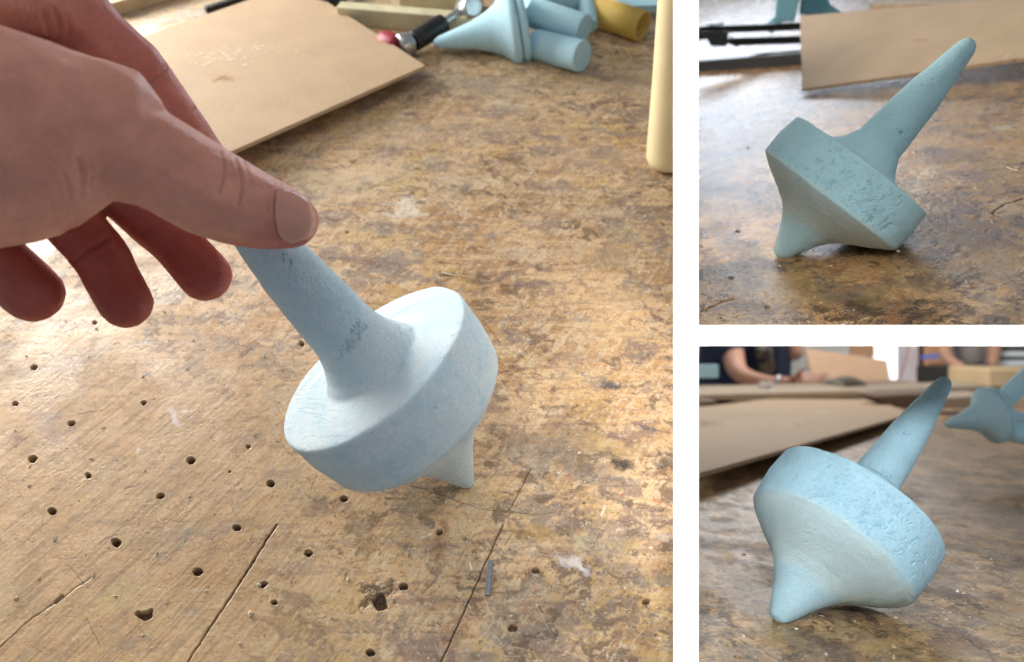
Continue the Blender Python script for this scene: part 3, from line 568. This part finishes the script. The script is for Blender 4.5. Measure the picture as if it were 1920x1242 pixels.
kn = np.exp(-((hx - 560) ** 2 + (hy - 400) ** 2) / 70 ** 2) * nearT; hc = hc * (1 - .35 * kn[:, None]) + np.array((.60, .28, .22)) * .35 * kn[:, None]
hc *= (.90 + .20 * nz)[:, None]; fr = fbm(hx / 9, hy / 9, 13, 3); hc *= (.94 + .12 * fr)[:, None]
nb2 = seg_d(hx, hy, NAIL + NAIL[:1]); hc *= (1 - .30 * np.exp(-(nb2 / 3.0) ** 2) * nearT)[:, None]
for pts in ([(414, 285), (421, 312), (420, 338), (412, 362)], [(442, 300), (452, 325), (455, 352), (449, 385)], [(139, 492), (165, 470), (200, 450)]): hc *= (1 - .16 * np.exp(-(seg_d(hx, hy, pts) / 3) ** 2))[:, None]
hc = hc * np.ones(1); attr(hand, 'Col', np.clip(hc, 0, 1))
# thumbnail: a thin curved plate following the thumb
bvh = BVHTree.FromObject(hand, bpy.context.evaluated_depsgraph_get()) if False else BVHTree.FromPolygons([Vector(v) for v in hco2], [tuple(p.vertices) for p in hand.data.polygons])
def inside(x, y, poly):
    r = False; j = len(poly) - 1
    for i in range(len(poly)):
        xi, yi = poly[i]; xj, yj = poly[j]
        if (yi > y) != (yj > y) and x < (xj - xi) * (y - yi) / (yj - yi) + xi: r = not r
        j = i
    return r
V = []; ids = {}; cam0 = Vector((0, 0, .30)); step = 1.5
for a in range(0, 60):
    for b in range(0, 75):
        x, y = 512 + a * step, 350 + b * step
        if not inside(x, y, NAIL): continue
        d = Vector(WV(ray(x, y))).normalized(); hit = bvh.ray_cast(cam0, d)
        if hit[0] is None: continue
        e = min(1, float(seg_d(np.array([x]), np.array([y]), NAIL + NAIL[:1])[0]) / 5)
        ids[(a, b)] = len(V); V.append(np.array(hit[0] + hit[1] * (.0001 + .00035 * e ** .5)))
Fc = [(ids[(a, b)], ids[(a + 1, b)], ids[(a + 1, b + 1)], ids[(a, b + 1)]) for (a, b) in ids if (a + 1, b) in ids and (a, b + 1) in ids and (a + 1, b + 1) in ids]
M_nail = NT('nail'); M_nail.b.inputs['Base Color'].default_value = (.60, .29, .22, 1); M_nail.b.inputs['Roughness'].default_value = .2; M_nail.b.inputs['Subsurface Weight'].default_value = .2; M_nail.b.inputs['Subsurface Scale'].default_value = .003
nail = mesh('thumb_nail', V, Fc, M_nail.m, hand, cam_axes=False)
md = nail.modifiers.new('s', 'SMOOTH'); md.iterations = 4; md = nail.modifiers.new('t', 'SOLIDIFY'); md.thickness = .0005; md.offset = -1

# ------------------------------------------------------------------ left bench: things behind
def cardboard(name, i, corners, zs, th, label, group, ragged=0, mat=None, flat_n=None):
    pts = [on(i, x, y, z) for (x, y), z in zip(corners, zs)]
    n = np.cross(pts[1] - pts[0], pts[3] - pts[0]); r_ = ray(*corners[2]); pts[2] = r_ * ((pts[0] @ n) / (r_ @ n)); n = unit(n); n = n if n @ up(i) > 0 else -n
    nu = 60; P = []
    for a in range(len(pts)):
        A, B = pts[a], pts[(a + 1) % len(pts)]
        for k in range(nu):
            P.append(A + (B - A) * k / nu + (lambda v: v - (v @ n) * n)(RNG.normal(size=3)) * ragged)
    root = empty(name, pts[0], label, 'cardboard', group)
    slab('sheet', P, n, th, mat or M_card, root, bev=0)
    return root, pts, n
c1, p1, n1 = cardboard('cardboard_sheet', 1, [(797, 123), (300, 343), (165, 105), (558, -32)], [.013, .018, .014, .008], .0028, 'tan cardboard sheet lying behind the hand, with torn scuffs', 'cardboard sheets', .0001)
def flecks(root, pts, n, box, num, mat, seed, size=(.0005, .004), spread=(1, .3), name='scuff'):
    """torn paper fibres raised on a sheet: one mesh, part of its sheet"""
    r = random.Random(seed); V = []; Fc = []; A = pts[0]; n_ = unit(n)
    for _ in range(num):
        x = r.gauss(box[0], box[2]); y = r.gauss(box[1] - (x - box[0]) * box[4], box[3]); rr = ray(x, y); P = rr * ((A @ n_) / (rr @ n_)) + n_ * .0001
        L = r.uniform(*size) * r.random(); w = L * r.uniform(.1, .35); a = r.gauss(box[5], .3); e = unit(np.cross(n_, [0, 0, 1])); f = np.cross(n_, e)
        d = e * math.cos(a) + f * math.sin(a); s = np.cross(n_, d); k = len(V)
        V += [P - d * L, P + s * w, P + d * L, P - s * w, P + n_ * w * .2]; Fc += [(k, k + 3, k + 4), (k + 3, k + 2, k + 4), (k + 2, k + 1, k + 4), (k + 1, k, k + 4)]
    return tag(mesh(name, V, Fc, mat, root, smooth=False), kind='stuff')
M_torn = simple('torn_paper', (.80, .66, .48), .9, .1, 300, 0); M_torn2 = simple('torn_brown', (.42, .24, .10), .9, .2, 300, 0)
flecks(c1, p1, n1, (430, 105, 45, 9, .12, .0), 220, M_torn, 5, (.0006, .0045)); flecks(c1, p1, n1, (465, 92, 16, 2.5, .12, .0), 60, M_torn, 8, (.0006, .003)); flecks(c1, p1, n1, (418, 147, 11, 3, .1, .0), 60, M_torn2, 6, (.001, .0045)); flecks(c1, p1, n1, (652, 167, 3, 2, 0, .0), 14, M_torn, 7, (.0006, .002))
flecks(c1, p1, n1, (385, 55, 12, 3, 0, .0), 16, M_torn, 17, (.0006, .002))

# foam model: nose cone, collar and tubes
def foam_rocket(tip, base, R, label, tubes, mat=M_foamplain):
    A, B = np.array(tip), np.array(base); L = np.linalg.norm(B - A); d = unit(B - A)
    root = empty('foam_rocket', A, label, 'foam model', 'foam rocket models')
    revolve('nose_cone', A, d, [(0, 0.001), (.0015, R * .09), (.005, R * .15), (L * .25, R * .23), (L * .5, R * .35), (L * .70, R * .51), (L * .82, R * .66), (L * .93, R * .92), (L * .96, R), (L * 1.02, R), (L * 1.04, R * .96)], mat, root, 64)
    revolve('collar', A + d * L * 1.045, d, [(0, R * .8), (.001, R * .94), (.003, R * .97), (L * .09, R * .95), (L * .11, R * .85)], mat, root, 64)
    for (x0, y0, d0), (x1, y1, d1), rp in tubes:
        r_ = rp * d0 / F; rod('tube', at(x0, y0, d0), at(x1, y1, d1), r_, mat, root, seg=40, b=r_ * .06)
    return root
foam_rocket(at(812, 82, .612), at(962, 52, .612), .0310, 'light blue foam rocket with pointed nose and tubes at the back of the pale bench',
            [((1004, 84, .615), (1092, 106, .590), 28), ((1000, 24, .625), (1096, 56, .605), 27), ((985, -12, .63), (1110, 6, .66), 28), ((1095, -30, .65), (1106, 50, .63), 15)])
# clamp with red handle, wooden jaws
cl = empty('hand_clamp', on(1, 745, 80), 'clamp with red knob, black handle and cream wooden bars behind the cardboard', 'clamp')
rod('knob', on(1, 718, 78, .006), on(1, 748, 88, .008), .0095, M_red, cl, r2=.0088, seg=32, b=.003)
rod('ferrule', on(1, 749, 88, .009), on(1, 774, 79, .010), .0098, M_steel, cl, r2=.0085, seg=32)
rod('handle', on(1, 774, 79, .010), on(1, 832, 44, .014), .0082, M_black, cl, seg=32)
rod('screw', on(1, 826, 47, .014), on(1, 884, 8, .018), .0036, M_steel, cl)
rod('pivot', on(1, 868, 18, .014), on(1, 888, 12, .024), .0085, M_steel, cl, seg=32)
bar('wooden_bar', on(1, 640, 42), on(1, 880, 62), up(1), .013, .016, M_cream, cl, bev=.001)
bar('wooden_bar', on(1, 752, 12), on(1, 905, 18), up(1), .014, .022, M_cream, cl, bev=.001)
# board, dark tool
bd = bar('wooden_board', on(1, -60, 95), on(1, 400, -32), up(1), .030, .012, M_wood, bev=.0008); tag(bd, 'tan wooden board at the back above the hand', 'board')
bd = bar('wooden_batten', on(1, -60, 60), on(1, 360, -60), up(1), .020, .016, M_wood, bev=.0008); tag(bd, 'thin tan batten lying behind the wooden board, above the hand', 'batten')
pl = empty('file', on(1, 390, 22), 'black metal file lying at the back edge behind the cardboard sheet', 'tool')
bar('blade', on(1, 386, 24), on(1, 470, -2), up(1), .006, .005, M_black, pl); rod('grip', on(1, 466, -1, .005), on(1, 540, -26, .005), .005, M_black, pl)
pl = empty('pliers', on(1, 590, 5), 'dark metal pliers at the back edge above the cardboard sheet', 'pliers')
rod('jaw', on(1, 575, -6, .006), on(1, 622, 8, .006), .006, M_black, pl); rod('handle', on(1, 620, 8, .006), on(1, 675, -22, .006), .0042, M_black, pl)
# yellow tube: open roll
def open_tube(name, A, B, r, th, mat, label, cat, arc=1.0, parent=None, rot=0):
    A, B = np.array(A), np.array(B); x, y, d = frame_for(B - A); L = np.linalg.norm(B - A); n = 48; V = []; Fc = []
    a = np.linspace(0, 2 * np.pi * arc, n) + rot
    for t in (0, L):
        for rr in (r, r - th):
            V += [A + d * t + rr * (math.cos(q) * x + math.sin(q) * y) for q in a]
    for k in range(n - 1): Fc += [(k, k + 1, 2 * n + k + 1, 2 * n + k), (n + k + 1, n + k, 3 * n + k, 3 * n + k + 1), (k + 1, k, n + k, n + k + 1), (2 * n + k, 2 * n + k + 1, 3 * n + k + 1, 3 * n + k)]
    if arc < 1: Fc += [(0, 2 * n, 3 * n, n), (n - 1, 2 * n - 1, 4 * n - 1, 3 * n - 1)]
    o = mesh(name, V, Fc, mat, parent, X0=A); recalc(o)
    return tag(o, label, cat) if parent is None else o
open_tube('foam_roll', on(1, 1112, 18, .012), on(1, 1205, 50, .012), .0125, .0022, M_yel, 'open yellow roll lying behind the blue foam rocket', 'roll')
s_ = slab('foam_offcut', [on(1, 1090, -30, .016), on(1, 1090, 14, .014), on(1, 1238, 10, .014), on(1, 1215, -30, .016)], up(1), .006, M_foamplain, bev=.0006); tag(s_, 'flat light blue foam offcut behind the yellow roll', 'foam offcut')
# bottle
A = on(1, 1256, 308); nb_ = unit(at(1271, 0, .437) - A)
bt = empty('glue_bottle', A, 'tall cream yellow plastic bottle at the right edge of the pale bench', 'bottle')
revolve('body', A, nb_, [(0, .010), (.0008, .0125), (.003, .0150), (.006, .0160), (.010, .0161), (.060, .0136), (.135, .0108), (.150, .0100), (.156, .007), (.158, .005)], M_bottle, bt, 72)
revolve('cap', A + nb_ * .1585, nb_, [(0, .004), (.001, .0055), (.012, .0045), (.03, .002)], M_red, bt, 32)
# metal strip
st = bar('metal_strip', on(1, 914, 1118, .0001), on(1, 920, 1052, .0001), up(1), .0022, .0009, simple('zinc', (.20, .22, .24), .45, .25, 500, .6, metal=.4), bev=.0003); tag(st, 'small grey metal strip lying over a plank joint on the pale bench', 'metal strip')

# ------------------------------------------------------------------ upper right bench: things behind
c2, p2, n2 = cardboard('cardboard_sheet', 2, [(1500, 30), (1504, 167), (1960, 103), (1960, -8)], [.052, .006, .006, .052], .003, 'tan cardboard sheet propped behind the grey green top', 'cardboard sheets', .00025)
flecks(c2, p2, n2, (1727, 76, 7, 2.2, .1, .0), 26, M_torn2, 12, (.0006, .003)); flecks(c2, p2, n2, (1885, 106, 4, 2, .1, .0), 14, M_torn, 13, (.0006, .003)); flecks(c2, p2, n2, (1700, 80, 60, 10, .1, .0), 24, M_torn, 14, (.0004, .0025)); flecks(c2, p2, n2, (1720, 28, 6, 2, .1, .0), 10, M_torn2, 15, (.0006, .002))
cp = empty('bar_clamp', on(2, 1310, 100), 'black steel bar clamp reaching in from the left behind the grey green top', 'clamp')
def q2(x, y, d): return at(x, y, d)
def pxbar(name, x0, y0, x1, y1, d, th, mat, parent, dz=0.012):
    return bar(name, at(x0, y0, d), at(x1, y1, d), up(2), dz, th * d / F, mat, parent, z0=-th * d / F / 2, bev=.0008)
pxbar('top_rail', 1298, 57, 1520, 49, .95, 13, M_black, cp); pxbar('middle_rail', 1372, 79, 1520, 74, .93, 13, M_black, cp)
rod('screw_end', at(1366, 74, .93), at(1386, 84, .93), .004, M_black, cp)
slab('jaw', [at(x, y, .92) for x, y in [(1298, 60), (1366, 58), (1365, 84), (1359, 88), (1333, 87), (1326, 74), (1298, 76)]], -ray(1330, 70), .02, M_black, cp, bev=.001)
bar('bolt_plate', at(1327, 49, .94), at(1355, 47, .94), up(2), .014, .003, M_steel, cp)
bar('base_rail', on(2, 1290, 134), on(2, 1530, 118), up(2), .022, .014, M_black, cp, bev=.001)
ff = empty('foam_angle', on(2, 1480, 40), 'angular teal foam piece standing behind the clamp rails', 'foam model')
slab('upright', [at(1459, -30, .98), at(1452, 34, .98), at(1466, 42, .98), at(1490, 41, .98), at(1506, -30, .98)], -ray(1480, 0), .03, M_tealfoam, ff, bev=.002)
slab('foot', [at(1452, 32, .975), at(1434, 46, .975), at(1446, 66, .975), at(1462, 48, .975), at(1468, 40, .975)], -ray(1480, 0), .02, M_tealfoam, ff, bev=.002)
slab('arm', [at(1504, -30, 1.0), at(1498, 28, 1.0), at(1520, 30, 1.0), at(1588, 30, 1.0), at(1556, 8, 1.0), at(1552, -30, 1.0)], -ray(1540, 0), .03, simple('dark_teal_foam', (.13, .33, .40), .85), ff, bev=.002)
bw = bar('wooden_batten', on(2, 1646, 20), on(2, 1960, 20), up(2), .03, .012, M_wood, bev=.001); tag(bw, 'tan wooden batten lying at the back behind the propped cardboard', 'batten')
bk = rod('clamp_knob', on(2, 1915, 22, .02), on(2, 1935, 22, .02), .012, M_black); tag(bk, 'black round knob at the back, right of the propped cardboard', 'knob')

# ------------------------------------------------------------------ lower right bench: things behind
c3, p3, n3 = cardboard('cardboard_sheet', 3, [(1290, 893), (1704, 777), (1610, 730), (1290, 766)], [.020, .019, .020, .020], .004, 'grey tan cardboard sheet lying flat behind the light blue top', 'cardboard sheets', .0003)
flecks(c3, p3, n3, (1500, 793, 36, 2.5, .12, .0), 220, M_torn, 22, (.002, .014)); flecks(c3, p3, n3, (1470, 782, 20, 2, .05, .0), 100, M_torn, 23, (.002, .011)); flecks(c3, p3, n3, (1548, 772, 12, 2, .2, .0), 90, M_torn, 24, (.002, .014)); flecks(c3, p3, n3, (1499, 798, 8, 1.5, .05, .0), 26, M_torn2, 25, (.001, .006)); flecks(c3, p3, n3, (1590, 782, 10, 2, .1, .0), 14, M_torn, 26, (.001, .005))
flecks(c3, p3, n3, (1450, 840, 70, 14, .1, .0), 40, M_torn2, 27, (.0005, .002))
foam_rocket(at(1771, 797, .72), at(1858, 779, .72), .0275, 'light blue foam rocket with pointed nose, right behind the light blue top',
            [((1884, 748, .745), (1946, 690, .76), 18), ((1888, 806, .715), (1965, 828, .70), 19), ((1880, 775, .78), (1950, 800, .86), 14)])
def far(name, poly, d, th, mat, label=None, cat=None, parent=None, group=None, bev=.002):
    o = slab(name, [at(x, y, d) for x, y in poly], (0, 0, -1), th, mat, parent, bev=bev)
    if parent is None: tag(o, label, cat, group)
    return o
def box_px(x0, y0, x1, y1): return [(x0, y0), (x1, y0), (x1, y1), (x0, y1)]
MW = lambda n, c, r=.8: simple(n, c, r, .1, 8, 0)
m_wall = MW('grey_wall_paint', (.50, .50, .46)); m_dk = MW('dark_gap', (.03, .025, .02)); m_pale = MW('pale_board', (.42, .33, .24)); m_brown = MW('brown_board', (.16, .10, .065)); m_orange = MW('orange_wood', (.62, .33, .18)); m_postm = MW('off_white_post', (.72, .66, .66))
w = far('back_wall', box_px(1200, 300, 2300, 900), 5.2, .1, m_wall); tag(w, 'pale grey wall of the workshop behind the people', 'wall'); 
# boards stacked on the far part of the bench
for k, (poly, d, th, m_, lab) in enumerate([
    (box_px(1285, 731, 1390, 738), 2.30, .25, m_dk, 'dark sheet on the boards at the far left, under the navy shirt'),
    ([(1285, 741), (1600, 733), (1650, 737), (1650, 744), (1285, 752)], 2.05, .3, m_pale, 'long pale board across the back just above the grey tan cardboard'),
    ([(1285, 756), (1345, 752), (1345, 760), (1285, 764)], 1.8, .1, m_brown, 'short brown offcut on the far left edge of the grey tan cardboard'),
    ([(1590, 727), (1760, 722), (1760, 729), (1590, 734)], 2.6, .3, m_brown, 'long brown board at the back below the bright window'),
    ([(1620, 735), (1850, 724), (1850, 731), (1700, 741), (1620, 741)], 2.3, .2, m_pale, 'thin pale board behind the tip of the light blue top'),
    ([(1640, 743), (1770, 737), (1770, 746), (1700, 768), (1660, 757)], 1.75, .1, m_brown, 'dark brown offcut behind the stem of the light blue top'),
    ([(1762, 738), (1850, 732), (1850, 740), (1762, 747)], 2.0, .12, m_brown, 'brown strip between pale boards left of the blue foam rocket'),
    ([(1762, 747), (1870, 741), (1870, 760), (1762, 766)], 1.7, .12, m_pale, 'pale offcut left of the blue foam rocket nose')]):
    far('board', poly, d, th, m_, lab, 'board', group='boards stacked across the far bench', bev=.003)
far('leaning_cardboard', [(1511, 655), (1520, 655), (1664, 676), (1672, 727), (1528, 724), (1518, 690)], 3.6, .02, M_card_far, 'large tan cardboard panel leaning at the back beside the bright window', 'cardboard')
wn = empty('window', at(1670, 690, 5.0), 'bright daylight window at the back of the workshop', 'window')
mw = NT('daylight'); mw.b.inputs['Base Color'].default_value = (1, 1, 1, 1); mw.b.inputs['Emission Color'].default_value = (.95, .97, 1, 1); mw.b.inputs['Emission Strength'].default_value = 1.5
far('pane', box_px(1638, 560, 1698, 735), 5.0, .02, mw.m, parent=wn); far('frame', box_px(1628, 560, 1638, 735), 4.98, .06, m_postm, parent=wn)
far('post', box_px(1698, 540, 1722, 728), 4.4, .1, m_postm, 'off white post right of the bright window', 'post')
far('post', box_px(1722, 540, 1741, 728), 4.4, .1, MW('maroon_post', (.10, .045, .04)), 'dark brown post between the off white post and orange door', 'post')
dr = empty('door', at(1755, 720, 4.3), 'orange brown wooden door at the back with blue tape across it', 'door')
far('panel', box_px(1741, 540, 1772, 722), 4.3, .05, m_orange, parent=dr); far('tape', [(1729, 667), (1776, 663), (1776, 669), (1729, 674)], 4.2, .01, MW('blue_tape', (.12, .25, .8)), parent=dr, bev=.001)
far('wooden_sheet', box_px(1596, 540, 1640, 668), 4.9, .03, m_orange, 'orange wooden panel above the leaning cardboard', 'panel')
sh = empty('shelf', at(1900, 690, 4.0), 'white shelves with dark gaps at the far right', 'shelf')
far('back', box_px(1860, 560, 2000, 730), 4.1, .05, m_dk, parent=sh)
for y in (640, 659, 676): far('shelf_board', box_px(1868, y, 2000, y + 10), 3.95, .12, MW('white_shelf', (.75, .77, .76)), parent=sh)
far('wooden_block', box_px(1853, 692, 1990, 728), 3.2, .3, MW('tan_block', (.50, .36, .20)), 'tan wooden block on the far bench above the foam rocket', 'block', bev=.01)
far('cabinet', box_px(1775, 690, 1855, 726), 3.9, .3, m_dk, 'black cabinet under the hands of the person in grey', 'cabinet', bev=.01)
# red cord
cv = [(1704, 600), (1702, 650), (1697, 680), (1688, 705), (1680, 722)]; o = flesh('cord', [[(x, y, 4.2, 1.6) for x, y in cv]], .004, 2, MW('red_cord', (.45, .03, .05)), sub=1); tag(o, 'thin red cord hanging in front of the bright window', 'cord')
fb = bar('foam_block', at(1280, 697, 1.3), at(1343, 696, 1.3), up(3), .04, .024, M_foamplain, z0=-.012, bev=.003); tag(fb, 'light blue foam block at far left in front of the navy shirt', 'foam block')
sp = rod('block_stand', at(1296, 709, 1.31), at(1296, 775, 1.31), .006, MW('dark_stand', (.05, .04, .04))); tag(sp, 'dark stand under the light blue foam block', 'stand')
# people
def person(name, X0, label, bodych, cloth, mat_c, vox):
    root = flesh('person', bodych, vox, 4, M_skin_far, X0=X0, sub=2); tag(root, label, 'person')
    for nm, ch, mt in cloth: flesh(nm, ch, vox, 4, mt, root)
    return root
M_skin_far = MW('skin_far', (.46, .24, .16), .6)
def hand_chains(wx, wy, d, s, ang):
    """palm with four fingers and a thumb, wrist at wx, wy pointing along ang"""
    c_, s_ = math.cos(ang), math.sin(ang); o = []
    def q(a, b, dd, r): return (wx + (a * c_ - b * s_) * s, wy + (a * s_ + b * c_) * s, d + dd, r * s)
    for k, (b, ln) in enumerate(((-5, 30), (-1.5, 34), (2, 31), (5.5, 24))):
        o.append([q(0, b * .5, 0, 5), q(16, b, -.01 * k, 4.2), q(16 + ln * .5, b * 1.25 + 1, -.012 * k, 2.6), q(16 + ln, b * 1.3 + 3, -.014 * k, 1.9)])
    o.append([q(3, -4, 0, 4.4), q(10, -10, -.03, 3.2), q(18, -15, -.04, 2.3)])
    return o
D1 = 3.0
body1 = [[(1420, 560, D1, 40), (1425, 500, D1, 18), (1428, 470, D1, 30), (1428, 455, D1, 32)], [(1420, 560, D1 + .1, 44), (1415, 700, D1 + .1, 56)],
         [(1366, 600, D1 - .05, 22), (1375, 668, D1 - .12, 21), (1390, 702, D1 - .2, 17), (1440, 716, D1 - .3, 12), (1488, 716, D1 - .36, 9.5)], [(1470, 600, D1, 20), (1488, 660, D1, 18)]] + hand_chains(1488, 713, D1 - .37, 1.35, -.12)
navy = NT('navy_shirt'); nf = navy.noise(9, 4); navy.l(navy.ramp(nf, [(.45, (.012, .018, .045)), (.7, (.02, .03, .065))]), navy.b.inputs['Base Color']); navy.b.inputs['Roughness'].default_value = .9
p = person('person', at(1420, 735, D1), 'person in a navy t-shirt with a printed front, resting a forearm on the far bench', body1,
       [('shirt', [[(1375, 570, D1, 40), (1465, 570, D1, 40)], [(1360, 600, D1 + .02, 44), (1352, 700, D1 + .05, 48), (1352, 740, D1 + .08, 48)], [(1415, 600, D1, 60), (1415, 690, D1 + .05, 62), (1415, 740, D1 + .08, 62)], [(1450, 600, D1, 36), (1446, 720, D1 + .05, 36)], [(1366, 590, D1 - .05, 32), (1368, 655, D1 - .09, 30)]], navy.m)], None, .005)
pr = NT('print'); nf = pr.noise(22, 6, .7); pr.l(pr.ramp(nf, [(.42, (.015, .02, .045)), (.5, (.10, .08, .05)), (.62, (.22, .18, .12)), (.7, (.16, .05, .03))]), pr.b.inputs['Base Color']); pr.b.inputs['Roughness'].default_value = .9
flesh('shirt_print', [[(1432, 660, D1 - .12, 17), (1438, 690, D1 - .10, 16)]], .008, 2, pr.m, p)
rod('bracelet', at(1482, 717, D1 - .36), at(1487, 716.3, D1 - .36), .026, MW('black_band', (.02, .02, .02)), p)
rod('wristwatch', at(1458, 718, D1 - .33), at(1466, 717.5, D1 - .34), .0275, M_steel, p)
D2 = 4.0
body2 = [[(1830, 560, D2, 40), (1830, 500, D2, 16), (1832, 475, D2, 26)], [(1786, 600, D2 - .05, 16), (1772, 655, D2 - .1, 12), (1783, 676, D2 - .16, 10), (1800, 686, D2 - .2, 9)], [(1872, 600, D2, 14), (1862, 680, D2 - .1, 11)]] + hand_chains(1798, 686, D2 - .2, .72, .25)
p = person('person', at(1830, 735, D2), 'person in a grey shirt reaching a bare hand down, at the back right', body2,
       [('shirt', [[(1812, 590, D2 + .02, 28), (1818, 660, D2 + .02, 26), (1820, 672, D2 + .02, 22)], [(1850, 590, D2 + .02, 28), (1846, 660, D2 + .02, 24), (1844, 672, D2 + .02, 20)], [(1786, 580, D2 - .03, 20), (1784, 610, D2 - .04, 19)]], MW('grey_shirt', (.24, .21, .19)))], None, .012)
cl = flesh('cloth', [[(1545, 722, 2.5, 9), (1590, 715, 2.5, 11), (1640 - 20, 722, 2.5, 7)], [(1560, 718, 2.45, 8), (1580, 725, 2.4, 8)]], .008, 1, MW('grey_cloth', (.22, .20, .16))); tag(cl, 'crumpled grey cloth on the far bench by the fingers of the person in navy', 'cloth')
gl = NT('clear_plastic'); gl.b.inputs['Transmission Weight'].default_value = .9; gl.b.inputs['Roughness'].default_value = .08; gl.b.inputs['Base Color'].default_value = (.9, .92, .95, 1)
o = revolve('plastic_cup', at(1437, 738, 2.2), up(3), [(0, .016), (.001, .018), (.035, .022), (.036, .021)], gl.m, None, 32); tag(o, 'clear plastic cup on the far bench beside the forearm', 'cup')

# ------------------------------------------------------------------ small loose things
M_crumb = simple('sawdust', (.72, .62, .46), .9, .2, 800, 0)
def crumbs(i, n, box, seed, label, smin, smax):
    r = random.Random(seed); V = []; Fc = []
    for _ in range(n):
        x, y = r.uniform(box[0], box[2]), r.uniform(box[1], box[3]); P = on(i, x, y, .0001); e = np.array([1., 0, 0]); f = PL[i]['e']; u_ = up(i)
        L = r.uniform(smin, smax) * r.random() ** 2 + .0002; w = max(.00012, L * r.choice((.12, .3, .7))); a = r.uniform(0, math.pi)
        d = e * math.cos(a) + f * math.sin(a); s = -e * math.sin(a) + f * math.cos(a); k = len(V); b = (r.random() - .5) * L * .7
        V += [P - d * L, P + s * (w + b), P + d * L, P - s * (w - b), P + u_ * w * 1.1 + s * b]; Fc += [(k, k + 3, k + 4), (k + 3, k + 2, k + 4), (k + 2, k + 1, k + 4), (k + 1, k, k + 4)]
    o = mesh('sawdust', V, Fc, M_crumb, smooth=False); return tag(o, label, 'sawdust', kind='stuff')
crumbs(1, 750, (0, 300, 1262, 1242), 1, 'pale sawdust crumbs scattered over the left bench', .0004, .0016)
crumbs(2, 420, (1312, 180, 1920, 608), 2, 'pale sawdust crumbs scattered over the upper right bench', .0003, .0014)
crumbs(3, 420, (1312, 860, 1920, 1242), 3, 'pale sawdust crumbs scattered over the lower right bench', .0003, .0014)
def splinter(i, a, b, w, lab): o = bar('wood_splinter', on(i, *a, .0002), on(i, *b, .0002), up(i), w, w * .6, M_crumb, bev=.0001, w2=w * .3); tag(o, lab, 'splinter', 'pale wood splinters')
splinter(1, (828, 512), (858, 519), .0010, 'pale wood splinter beyond the stem on the left bench')
splinter(2, (1888, 315), (1908, 322), .0010, 'pale wood splinter right of the grey green top')
splinter(3, (1776, 970), (1797, 975), .0011, 'pale wood splinter right of the light blue top')
for x, y, lab in ((1741, 1095, 'white foam crumb beside the rim of the light blue top'), (1795, 1109, 'white foam crumb far right of the rim of the light blue top')):
    o = flesh('foam_crumb', [[(x, y, PL[3]['h'] / float(ray(x, y) @ PL[3]['n']) - .001, 3.2)]], .0002, 1, M_white, sub=1); tag(o, lab, 'crumb', 'white foam crumbs')
